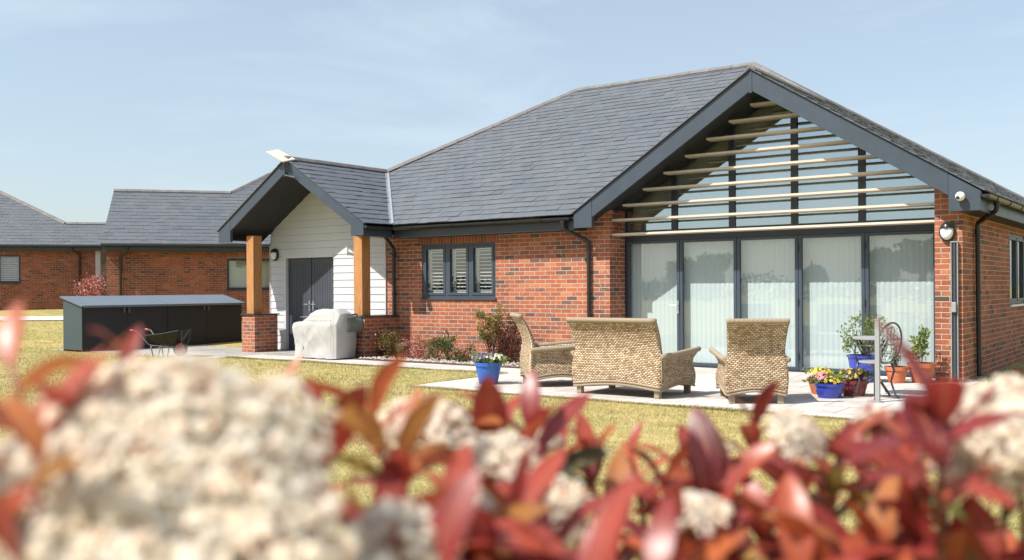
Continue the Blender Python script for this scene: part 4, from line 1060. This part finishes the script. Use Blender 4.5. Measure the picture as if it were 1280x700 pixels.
def shrub(name, label, cat, loc, rad, n, L, W, mat, stems=7, clumps=12, flowers=None, group=None, up=.4, zc=None):
    r = thing(name, label, cat, loc, 0, group); zc = rad[2] if zc is None else zc
    mb = MB()
    for i in range(stems):
        a = random.uniform(0, 6.28); e = Vector((math.cos(a)*rad[0]*.6, math.sin(a)*rad[1]*.6, zc+rad[2]*random.uniform(0, .6)))
        mb.tube([(0, 0, -.02), e*.5+Vector((random.gauss(0, .02), random.gauss(0, .02), .02)), e], [.008, .006, .003], 5)
    mb.build('stems', 'red_stem', r)
    mb = MB(); foliage(mb, (0, 0, zc), rad, n, L, W, up, clumps); mb.build('foliage', mat, r)
    if flowers:
        mb = MB(); blooms(mb, (0, 0, zc), rad, flowers[1], flowers[2]); mb.build('flowers', flowers[0], r)
    return r
BZ = .03
shrub('bronze_leaved_shrub', 'loose shrub with bronze and green leaves beside the downpipe right of the porch pillar', 'shrub', (-12.90, 13.7, BZ), (.30, .24, .25), 1500, .045, .022, 'olive_red_leaf', 9, 12)
shrub('dark_leaved_shrub', 'low very dark shrub in the shade at the left end of the flower bed', 'shrub', (-13.3, 13.9, BZ), (.28, .24, .22), 1100, .045, .02, 'maroon_leaf', 8, 10)
r = thing('tufted_grass_plant', 'pale straw-coloured tuft of feathery grass in the flower bed', 'grass plant', (-12.55, 13.6, BZ))
mb = MB()
for _ in range(420):
    a = random.uniform(0, 6.28); l = random.uniform(.18, .36); o_ = random.uniform(.04, .2); p0 = Vector((random.gauss(0, .02), random.gauss(0, .02), 0)); p1 = p0+Vector((math.cos(a)*o_*.4, math.sin(a)*o_*.4, l*.7)); p2 = p0+Vector((math.cos(a)*o_, math.sin(a)*o_, l*.92)); s_ = Vector((-math.sin(a), math.cos(a), 0))*.004
    mb.face([p0-s_, p0+s_, p1+s_, p1-s_]); mb.face([p1-s_, p1+s_, p2])
mb.build('blades', 'straw_leaf', r)
shrub('heather_shrub', 'low rusty-red shrub in the flower bed directly under the tap', 'shrub', (-12.15, 13.65, BZ), (.30, .2, .17), 1300, .035, .014, 'red_flower', 9, 14)
shrub('heather_shrub', 'low brownish-red shrub in the flower bed just left of the bright green one', 'shrub', (-11.78, 13.7, BZ), (.27, .22, .19), 1200, .035, .015, 'olive_red_leaf', 8, 12)
shrub('green_shrub', 'small bright green leafy shrub in the flower bed behind the blue pot', 'shrub', (-11.38, 13.62, BZ), (.26, .22, .2), 1200, .05, .02, 'green_leaf', 8, 10)
shrub('small_flowering_shrub', 'small green shrub with a few purple flowers touching the tall shrub', 'shrub', (-11.02, 13.6, BZ), (.2, .18, .14), 600, .04, .018, 'green_leaf', 8, 10, ('purple_petal', 16, .012))
# tall airy shrub
r = thing('tall_airy_shrub', 'tall airy shrub with yellow-green leaves against the brick wall left of the wicker armchair', 'shrub', (-10.72, 14.05, BZ))
mb = MB(); fm = MB()
for i in range(11):
    a = random.uniform(0, 6.28); e = Vector((random.uniform(-.42, .30), random.gauss(0, .10), random.uniform(.55, .98))); m_ = e*.55+Vector((-.05*random.random(), 0, .08))
    mb.tube([(0, 0, -.02), m_, e], [.009, .006, .003], 5)
    for k in range(9):
        t_ = random.uniform(.35, 1.05); c = (m_*(2*t_*(1-t_))+e*t_*t_) if t_ < 1 else e; foliage(fm, c, (.09, .07, .06), 26, .05, .022, .2)
mb.build('stems', 'red_stem', r); fm.build('foliage', 'airy_leaf', r)
shrub('purple_leaved_shrub', 'bushy dark purple-red shrub between the tall airy shrub and the armchair', 'shrub', (-10.22, 13.85, BZ), (.32, .24, .34), 1700, .045, .024, 'maroon_leaf', 10, 18)
p = at(118, 386, 38.0)
r = thing('red_tipped_shrub', 'round red and pink leaved shrub in front of the farthest house behind the storage boxes', 'shrub', (p.x, p.y, float(gh(p.x, p.y))))
mb = MB(); foliage(mb, (0, 0, .62), (.62, .6, .6), 2600, .10, .045, .4, 22); mb.build('foliage', 'red_flower', r)
mb = MB()
for i in range(8): a = i*.8; mb.tube([(0, 0, -.05), (math.cos(a)*.3, math.sin(a)*.3, .8)], [.02, .008], 5)
mb.build('stems', 'red_stem', r)

# pots
def pot(parent_name, label, cat, loc, r0, r1, h, mat, rimh=.03, grp=None):
    r = thing(parent_name, label, cat, loc, 0, grp)
    mb = MB(); mb.lathe([(0, 0), (r0, 0), (r0+(r1-r0)*.5+.006, h*.5), (r1-.006, h-rimh), (r1+.008, h-rimh), (r1+.012, h), (r1-.012, h), (r1-.02, h-.03), (0, h-.03)], n=32); mb.build('pot', mat, r, smooth=False)
    mb = MB(); mb.lathe([(0, h-.028), (r1-.019, h-.028)], n=20); mb.build('compost', 'soil', r)
    return r
PZ = .018
r = pot('flower_pot', 'bright blue plastic pot of purple and cream pansies at the left corner of the patio', 'flower pot', (-8.25, 10.72, PZ), .125, .185, .30, 'blue_plastic', .05)
mb = MB(); foliage(mb, (0, 0, .34), (.19, .18, .07), 700, .04, .02, .6, 14); foliage(mb, (.14, .04, .33), (.1, .1, .06), 240, .045, .022, .6, 6); mb.build('foliage', 'bright_leaf', r)
mb = MB(); blooms(mb, (-.04, 0, .35), (.2, .18, .08), 110, .017); mb.build('purple_flowers', 'purple_petal', r)
mb = MB(); blooms(mb, (.13, .02, .35), (.12, .12, .07), 26, .02); blooms(mb, (0, 0, .36), (.15, .12, .07), 8, .018); mb.build('cream_flowers', 'white_petal', r)
r = pot('shrub_pot', 'large glossy blue ceramic pot with a green shrub behind the bistro table', 'plant pot', (-4.02, 13.8, PZ), .15, .23, .37, 'blue_glaze', .03)
mb = MB(); foliage(mb, (.03, 0, .64), (.22, .2, .22), 900, .05, .024, .4, 14); foliage(mb, (-.2, 0, .52), (.1, .1, .1), 160, .05, .02, .5, 5); mb.build('foliage', 'bright_leaf', r)
mb = MB()
for a in range(6): mb.tube([(0, 0, .33), (.1*math.cos(a), .1*math.sin(a), .5), (.16*math.cos(a+.3), .16*math.sin(a+.3), .72)], [.012, .009, .004], 6)
mb.tube([(-.1, 0, .33), (-.2, 0, .52)], .006, 5); mb.build('stems', 'bark', r)
r = pot('terracotta_pot', 'small terracotta pot with thin shoots between the bistro chair and the larger terracotta pot', 'plant pot', (-3.62, 13.9, PZ), .10, .145, .22, 'terracotta', .05, 'terracotta pots by the right pier')
mb = MB()
for i in range(5): a = i*1.3; mb.tube([(.04*math.cos(a), .04*math.sin(a), .18), (.06*math.cos(a), .06*math.sin(a), .40)], [.005, .003], 5)
mb.build('stems', 'bark', r); mb = MB(); foliage(mb, (0, 0, .36), (.08, .08, .1), 90, .05, .02, .5); mb.build('foliage', 'green_leaf', r)
mb = MB(); mb.tube([(-.02, .02, .18), (-.02, .02, .52)], .022, 6); mb.build('stake', 'bark', r)
r = pot('terracotta_pot', 'wide terracotta pot with an upright leafy green plant near the right brick pier', 'plant pot', (-3.34, 14.1, PZ), .12, .175, .27, 'terracotta', .06, 'terracotta pots by the right pier')
mb = MB(); foliage(mb, (.0, 0, .55), (.12, .12, .18), 420, .065, .024, .6, 9); foliage(mb, (-.12, 0, .36), (.1, .1, .06), 120, .06, .022, .5); mb.build('foliage', 'bright_leaf', r)
mb = MB(); mb.tube([(0, 0, .25), (.02, 0, .5)], .008, 5); mb.tube([(0, 0, .25), (-.1, 0, .4)], .006, 5); mb.build('stems', 'green_leaf', r)
r = pot('flower_pot', 'glazed dark blue bowl of pink and yellow flowers, front of the potted flower cluster', 'flower pot', (-3.80, 11.62, PZ), .13, .17, .17, 'blue_glaze', .03, 'flower pots by the bistro set')
mb = MB(); foliage(mb, (0, 0, .21), (.17, .16, .07), 520, .045, .02, .6, 12); mb.build('foliage', 'bright_leaf', r)
mb = MB(); blooms(mb, (-.07, 0, .22), (.09, .1, .07), 22, .022); mb.build('pink_flowers', 'pink_petal', r); mb = MB(); blooms(mb, (.05, -.05, .19), (.10, .10, .06), 34, .022); mb.build('yellow_flowers', 'yellow_petal', r)
r = pot('flower_pot', 'terracotta pot full of small yellow flowers behind the dark blue bowl', 'flower pot', (-4.02, 11.95, PZ), .10, .145, .20, 'terracotta', .05, 'flower pots by the bistro set')
mb = MB(); foliage(mb, (0, 0, .24), (.15, .14, .07), 380, .035, .016, .6, 10); mb.build('foliage', 'bright_leaf', r)
mb = MB(); blooms(mb, (0, 0, .25), (.15, .14, .07), 80, .018); mb.build('yellow_flowers', 'yellow_petal', r)
r = pot('flower_pot', 'maroon pot of yellow and maroon pansies, right of the dark blue bowl', 'flower pot', (-3.62, 11.98, PZ), .12, .165, .19, 'maroon_glaze', .04, 'flower pots by the bistro set')
mb = MB(); foliage(mb, (0, 0, .22), (.18, .17, .08), 520, .04, .018, .6, 12); mb.build('foliage', 'green_leaf', r)
mb = MB(); blooms(mb, (0, 0, .23), (.185, .17, .09), 110, .021); mb.build('pansy_flowers', 'pansy_petal', r)

# ------------------------------------------------------------------ bistro set, post
r = thing('bistro_table', 'small round grey metal bistro table with curled legs behind the metal post', 'table', (-3.42, 12.25, PZ))
mb = MB(); mb.lathe([(0, .675), (.27, .675), (.285, .680), (.285, .700), (.27, .706), (0, .706)], n=36); mb.build('table_top', 'grey_metal_paint', r)
mb = MB(); mb.tube([(0, 0, .2), (0, 0, .68)], .014, 8); mb.build('column', 'dark_iron', r)
for i in range(3):
    a = R(200+120*i); c, s_ = math.cos(a), math.sin(a)
    mb = MB(); mb.tube([(c*k, s_*k, z) for k, z in ((.20, .67), (.16, .55), (.05, .40), (.015, .30), (.04, .20), (.13, .12), (.22, .05), (.25, .01))], .013, 8)
    mb.tube([(c*(.07+.035*math.cos(q)), s_*(.07+.035*math.cos(q)), .33+.035*math.sin(q)) for q in np.linspace(0, 5.5, 12)], .006, 6); mb.build('leg', 'dark_iron', r, smooth=True)
r = thing('bistro_chair', 'ornate grey cast metal chair with oval lattice back at the bistro table', 'chair', (-3.33, 11.85, PZ), R(62))
# local: faces +y (seat), back at -y
mb = MB(); mb.lathe([(0, .415), (.18, .415), (.19, .422), (.19, .435), (.18, .44), (0, .44)], n=28); mb.build('seat', 'grey_metal_paint', r)
for x, y in ((-.13, .13), (.13, .13), (-.13, -.13), (.13, -.13)):
    mb = MB(); mb.tube([(x, y, .42), (x*1.15, y*1.15, .33), (x*.95, y*.95, .2), (x*1.2, y*1.2, .05), (x*1.45, y*1.4, .005)], [.016, .014, .011, .013, .016], 8); mb.build('leg', 'dark_iron', r, smooth=True)
mb = MB()
def bk(u, z): return (u, -.17-.20*(z-.43), z)
mb.tube([bk(.19*math.sin(q), .66+.24*math.cos(q)*-1) for q in np.linspace(0, 2*math.pi, 32)], .011, 8)
mb.build('back_frame', 'dark_iron', r, smooth=True)
mb = MB()
for k in range(3):
    for s_ in (-1, 1):
        mb.tube([bk(s_*(.02+.06*k+.03*math.sin(q*2)), .46+.40*q/3.1*(1-.06*k)) for q in np.linspace(0, 3.1, 14)], .005, 5)
for (cx, cz, rr) in ((0, .60, .045), (-.08, .70, .05), (.08, .70, .05), (0, .80, .05), (-.09, .58, .035), (.09, .58, .035), (-.06, .50, .03), (.06, .5, .03)):
    mb.tube([bk(cx+rr*math.cos(q), cz+rr*math.sin(q)) for q in np.linspace(0, 6.0, 18)], .006, 5)
mb.build('back_lattice', 'steel', r, smooth=True)
for s_ in (-1, 1):
    mb = MB(); mb.tube([bk(s_*.18, .62), (s_*.21, -.05, .63), (s_*.21, .1, .62), (s_*.19, .13, .55), (s_*.16, .12, .43)], .010, 8); mb.build('arm', 'dark_iron', r, smooth=True)
r = thing('metal_post', 'slim square pale grey metal post standing on the patio in front of the bistro set', 'post', (-3.19, 11.45, PZ))
mb = MB(); mb.box(-.024, .024, -.024, .024, 0, .94); mb.build('shaft', 'grey_metal_paint', r); mb = MB(); mb.box(-.029, .029, -.029, .029, .94, .952); mb.build('cap', 'grey_metal_paint', r)
mb = MB(); mb.box(-.06, .06, -.06, .06, 0, .008); mb.build('base_plate', 'grey_metal_paint', r)

# ------------------------------------------------------------------ photinia hedge in the foreground
def leaf_geo(p, d, n, L_, W_, curl, fold, twist=0):
    """curved, folded lanceolate leaf: returns verts, faces"""
    d = d.normalized(); s_ = d.cross(n)
    if s_.length < 1e-4: s_ = d.cross(Vector((1, .3, .2)))
    s_.normalize(); n = s_.cross(d).normalized(); V = []; K = 8
    for k in range(K+1):
        t_ = k/K; a = curl*t_; wd = W_*.5*(math.sin(math.pi*min(1, t_*.93+.03)**.85))**.85 if k < K else 0
        c = p+d*(L_*(math.sin(a)/curl if abs(curl) > .01 else t_))+n*(-L_*((1-math.cos(a))/curl) if abs(curl) > .01 else 0)
        nn = n*math.cos(a)+d*math.sin(a)
        tw = twist*t_; ss = s_*math.cos(tw)+nn*math.sin(tw)
        wv = .06*wd*math.sin(t_*19)
        V += [c-ss*wd+nn*(abs(wd)*fold+wv), c-nn*.0, c+ss*wd+nn*(abs(wd)*fold-wv)]
    Fc = []
    for k in range(K):
        i = k*3; Fc += [(i, i+3, i+4, i+1), (i+1, i+4, i+5, i+2)]
    return V, Fc
def add_leaf(mb, p, d, n, L_, W_, curl, fold, rnd, twist=0):
    V, Fc = leaf_geo(p, d, n, L_, W_, curl, fold, twist); i = len(mb.v); mb.v += [tuple(v) for v in V]
    for f in Fc: mb.f.append(tuple(i+j for j in f)); mb.r.append(rnd); mb.fuv.append([(j % 3-1, j//3/8) for j in f])
UPV = Vector((0, 0, 1))
def shoot(lm, sm, base, tip, n=11, L_=.085, pal=.35, pj=.16, spread=.9, low=None):
    base, tip = Vector(base), Vector(tip); ax_ = (tip-base); ln = ax_.length; ax_.normalize()
    mid = (base+tip)*.5+rv()*ln*.04
    sm.tube([base, mid, tip], [.0035, .003, .0018], 6, rnd=random.random())
    a0 = random.uniform(0, 6.28); u = ax_.cross(Vector((.3, .8, .1))).normalized(); v_ = ax_.cross(u)
    n = max(4, round(n*.85))
    for k in range(n):
        t_ = k/(n-1); a = a0+k*2.4+random.gauss(0, .25); out = u*math.cos(a)+v_*math.sin(a)
        pos = tip-ax_*(ln*min(.85, .66)*(1-t_)**1.1); ang = 1.18*(1.0-.72*t_**1.6)+random.gauss(0, .16)
        d = ax_*math.cos(ang)+out*math.sin(ang)+UPV*.06
        l = L_*(.62+.55*math.sin(math.pi*(.18+.70*(1-t_))))*random.uniform(.8, 1.22)
        c = min(.83, max(0, random.gauss(pal, pj)))
        if t_ < .5 and random.random() < .40: c = random.uniform(.70, .99)
        nrm = out*-math.cos(ang)+ax_*math.sin(ang)
        add_leaf(lm, pos, d, nrm, l, l*random.uniform(.26, .36), random.uniform(.25, 1.15), random.uniform(.08, .38), c, random.gauss(0, .45))
# floret ball templates
def ico(sub=1):
    bm = bmesh.new(); bmesh.ops.create_icosphere(bm, subdivisions=sub, radius=1); v = np.array([list(x.co) for x in bm.verts]); f = [tuple(q.index for q in p.verts) for p in bm.faces]; bm.free(); return v, f
IV, IF = ico(1)
def corymb_mesh(seed, Rr, n):
    rs = np.random.default_rng(seed); mb = MB()
    # sub-clusters give the broken, cauliflower-like outline
    ncl = 30; cls = []
    for k in range(ncl):
        th = k*2.39996; rad = Rr*.9*math.sqrt((k+.4)/ncl); z = Rr*.62*math.cos(rad/Rr*1.4)+rs.normal(0, Rr*.035)
        cls.append((rad*math.cos(th), rad*math.sin(th), z))
    for k in range(n):
        c = cls[rs.integers(ncl)]; a = rs.normal(size=3); a /= np.linalg.norm(a); a[2] = abs(a[2])*.8+.05; q = np.array(c)+a*Rr*.20*rs.uniform(.75, 1.2)
        s_ = rs.uniform(.0031, .0046); o = rs.random(); kind = rs.random()
        nn = Vector(a+rs.normal(0, .3, 3)).normalized(); A3 = np.array(nn)
        flat = IV-np.outer(IV@A3, A3)*(.45 if kind > .25 else 0)
        col = (.05+.3*o) if kind < .25 else (.35+.65*o)
        mb.arrays(flat*s_*(.65 if kind < .25 else 1.05)+q, IF, [col]*len(IF))
        if kind > .25:
            u = nn.cross(Vector((.3, .5, .8))).normalized(); w_ = nn.cross(u); Q = Vector(q)
            for j in range(5):
                th = j*1.2566+o*6; d = u*math.cos(th)+w_*math.sin(th); e = nn.cross(d); S_ = s_*1.5
                mb.face([Q+d*S_*.3, Q+d*S_*.7+e*S_*.34+nn*S_*.1, Q+d*S_*1.0+nn*S_*.16, Q+d*S_*.7-e*S_*.34+nn*S_*.1], min(1, col+.1))
        if k % 3 == 0:
            c0 = Vector((c[0]*.45, c[1]*.45, c[2]-Rr*.55)); mb.tube([c0, Vector(q)*.98], [.0014, .0007], 4, cap=False, rnd=.02)
    for c in cls: mb.tube([(0, 0, -Rr*.9), (c[0]*.4, c[1]*.4, -Rr*.25), c], [.003, .002, .0012], 5, cap=False, rnd=0.0)
    return mb
PROTO = {}
def corymb(parent, pos, Rr, seed=None, tilt=None):
    key = random.randrange(4)
    if key not in PROTO:
        o = corymb_mesh(40+key, .06, 520).build('flower_cluster', 'floret'); PROTO[key] = o.data; bpy.data.objects.remove(o)
    o = bpy.data.objects.new('flower_cluster', PROTO[key]); COL.objects.link(o); o.parent = parent
    k = Rr/.06; o.location = Vector(pos)-parent.location; o.scale = (k, k, k)
    tc_ = (Vector((0, 0, H+.25))-Vector(pos)); tc_.z = 0; tc_.normalize()   # heads lean out of the hedge towards the open, sunny side
    axd = (Vector((0, 0, 1))*random.uniform(.55, 1.0)+tc_*random.uniform(.35, .9)+Vector((random.gauss(0, .25), random.gauss(0, .25), 0))).normalized()
    o.rotation_euler = (axd.to_track_quat('Z', 'Y') @ Quaternion((0, 0, 1), random.uniform(0, 6.28))).to_euler(); return o
def hedge_plant(label, px, depth):
    c = at(px, YH, depth); r = thing('photinia_shrub', label, 'shrub', (c.x, c.y, 0), 0, 'red-leaved shrubs of the foreground hedge'); return r
def make_hedge(label, cx, cdepth, shoots, flowers, fill, fpal, trunk_top, fdrop=.4):
    r = hedge_plant(label, cx, cdepth); lm, sm = MB(), MB(); root = Vector(r.location)
    loc = lambda v: v-root
    for (px, py, dep, L_, pal, lean, n) in shoots:
        py += .62*L_*1215/dep; tip = at(px, py, dep); base = at(px-lean, py+190/dep*.62, dep+random.uniform(-.03, .05)); base.z = min(base.z, tip.z-.10)
        shoot(lm, sm, loc(base), loc(tip), n, L_, pal)
        sm.tube([loc(base), loc(base)*.6+Vector((0, 0, .35)), Vector((random.gauss(0, .05), random.gauss(0, .05), .35))], [.0035, .006, .011], 6)
    for (px0, px1, py0, py1, d0, d1, n) in fill:
        for _ in range(n):
            dep = random.uniform(d0, d1); tip = at(random.uniform(px0, px1), random.uniform(py0, py1), dep); base = tip+Vector((random.gauss(0, .03), random.gauss(0, .03), -.15))
            shoot(lm, sm, loc(base), loc(tip), random.randint(6, 9), random.uniform(.06, .085), fpal, .22)
    # sparse older foliage lower down the bush, down to the ground
    for _ in range(70):
        z = random.uniform(.25, trunk_top); a = random.uniform(0, 6.28); rr_ = random.uniform(.05, .34)
        c = Vector((math.cos(a)*rr_*1.2, math.sin(a)*rr_*.8, z)); shoot(lm, sm, c-Vector((math.cos(a)*.08, math.sin(a)*.08, .1)), c, 6, .08, .8, .1)
    for k in range(7):
        a = k*.9; sm.tube([(0.03*math.cos(a), .03*math.sin(a), -.05), (math.cos(a)*.12, math.sin(a)*.1, .45), (math.cos(a)*.3, math.sin(a)*.2, trunk_top)], [.014, .009, .005], 7)
    lm.build('foliage', 'photinia_leaf', r, smooth=True); sm.build('stems', 'red_stem', r, smooth=True)
    for (px, py, dep, R_) in flowers: corymb(r, at(px, py+R_*.75*1215/dep*fdrop, dep), R_)
    return r
random.seed(21)
make_hedge('leftmost foreground hedge shrub, with the big dome of creamy blossom and orange leaves', 180, .80,
    [(14, 385, .62, .06, .50, -40, 3), (150, 402, .72, .038, .45, -10, 3), (88, 440, .56, .058, .55, -15, 7), (22, 465, .54, .062, .55, -20, 7), (50, 500, .50, .052, .62, 20, 6), (120, 452, .62, .045, .56, 10, 5), (18, 570, .47, .045, .5, 0, 4),
     (385, 475, .92, .07, .40, 20, 7), (5, 560, .62, .06, .58, 0, 5), (352, 462, .98, .05, .45, 10, 4)],
    [(145, 498, .58, .055), (255, 486, .59, .055), (325, 515, .60, .048), (75, 575, .55, .052), (180, 572, .54, .056), (290, 562, .56, .053), (105, 655, .52, .054), (215, 652, .52, .054), (325, 640, .53, .050), (20, 690, .50, .045), (150, 735, .49, .05), (270, 735, .49, .05), (390, 690, .56, .042), (500, 655, .64, .038), (450, 715, .56, .038)],
    [(0, 60, 700, 780, .75, .85, 2), (400, 520, 690, 760, .7, .85, 3), (0, 80, 690, 740, .50, .55, 1)], .55, .95, .75)
make_hedge('foreground hedge shrub with tall red shoots in front of the blue pansy pot', 600, 1.0,
    [(470, 448, .84, .08, .50, -18, 9), (400, 500, .85, .075, .42, 10, 9), (505, 490, .78, .08, .58, 15, 9), (437, 545, .75, .07, .93, 0, 6), (612, 494, 1.0, .085, .47, 5, 11), (665, 478, 1.02, .085, .25, -12, 10), (575, 500, 1.0, .07, .42, 16, 8),
     (735, 520, 1.15, .075, .42, -14, 9), (790, 530, 1.2, .07, .46, -18, 8), (700, 525, 1.15, .06, .46, 10, 7), (560, 560, .72, .095, .24, 22, 10), (645, 560, .78, .09, .2, 0, 9), (730, 640, .66, .10, .28, -30, 9), (820, 640, .72, .09, .25, -22, 9), (610, 620, .70, .09, .42, 0, 10), (480, 590, .72, .08, .35, 20, 9), (690, 600, .8, .08, .35, -10, 8), (520, 650, .62, .08, .4, 10, 8), (770, 590, 1.0, .075, .45, -10, 9)],
    [(530, 530, .95, .048), (622, 580, .9, .045), (685, 628, .88, .04), (625, 640, .85, .04), (685, 548, 1.15, .018), (500, 545, 1.0, .03)],
    [(450, 820, 710, 790, .65, 1.1, 9), (560, 800, 660, 700, 1.0, 1.35, 2)], .38, 1.0)
make_hedge('foreground hedge shrub with dense crimson shoots below the right wicker armchair', 930, 1.1,
    [(860, 525, 1.1, .08, .30, 8, 10), (905, 545, 1.0, .085, .33, 10, 11), (830, 560, 1.05, .075, .25, 15, 9), (945, 490, 1.25, .07, .36, 16, 8), (880, 590, .9, .09, .30, 15, 11), (960, 590, .95, .085, .38, -10, 10), (1000, 560, 1.05, .08, .42, -15, 10), (850, 620, .85, .085, .25, 18, 10), (1050, 500, 1.0, .08, .42, 18, 10), (1040, 560, .95, .07, .80, 0, 8), (930, 640, .85, .085, .4, 10, 10), (1000, 640, .8, .085, .52, -10, 10), (1075, 530, 1.05, .07, .28, -10, 8)],
    [(990, 540, .95, .032), (895, 560, 1.1, .02), (870, 640, .8, .03)],
    [(800, 1080, 670, 780, .75, 1.25, 10), (840, 1060, 620, 690, 1.0, 1.4, 3)], .42, 1.0)
make_hedge('rightmost foreground hedge shrub, large red leaves and creamy blossom before the terracotta pots', 1200, 1.1,
    [(1180, 445, .75, .085, .24, 4, 9), (1150, 470, .85, .075, .34, 14, 8), (1120, 510, .95, .075, .32, 18, 9), (1245, 465, .95, .06, .30, -12, 6), (1272, 480, .9, .07, .22, -8, 8), (1110, 570, .95, .085, .45, 10, 10), (1150, 590, .9, .08, .5, 8, 10), (1200, 640, .9, .085, .35, -14, 8), (1090, 620, .85, .085, .45, 12, 10), (1250, 640, .95, .08, .45, -20, 8), (1180, 540, 1.0, .07, .35, 0, 8)],
    [(1225, 520, .85, .042), (1262, 535, .82, .042), (1215, 565, .88, .035), (1255, 580, .85, .038), (1095, 525, 1.0, .024), (1275, 500, .9, .035)],
    [(1070, 1280, 680, 780, .8, 1.3, 8), (1100, 1280, 640, 700, 1.0, 1.4, 3)], .42, 1.0)

# ------------------------------------------------------------------ tree line across the field behind the camera (seen only mirrored in the glazing)
random.seed(5)
mb = MB()
def crown(c, rad, n, L_):
    for _ in range(n):
        q = rv()*random.random()**.35; p = Vector(c)+Vector((q.x*rad[0], q.y*rad[1], q.z*rad[2])); mb.face(leaf_pts(p, rv(), rv(), L_*random.uniform(.6, 1.3), L_*.8))
for k in range(46):
    x = -150+k*3.6+random.uniform(-1, 1); y = -62+random.gauss(0, 3)-(x+60)*.15; h = random.uniform(1.5, 2.8)
    crown((x, y, h*.5), (3.4, 2.5, h*.55), 420, .38)
for (x, y, h) in ((-19.5, -52, 5.2), (-22.5, -54, 4.8), (-29, -54, 4.6), (-39, -55, 4.8), (-41, -54, 4.2), (-52, -56, 4.8), (-90, -70, 6.0), (-116, -75, 6)):
    mb.tube([(x, y, -.2), (x+.2, y, h*.5), (x, y, h*.8)], [.3, .2, .08], 7)
    for j in range(7): crown((x+random.gauss(0, h*.16), y+random.gauss(0, h*.16), h*random.uniform(.38, .82)), (h*.22, h*.22, h*.17), 420, .30)
tag(mb.build('distant_woodland', 'tree_leaf'), 'dark tree line across the field, seen as a reflection in the glazed doors', 'woodland', kind='stuff')
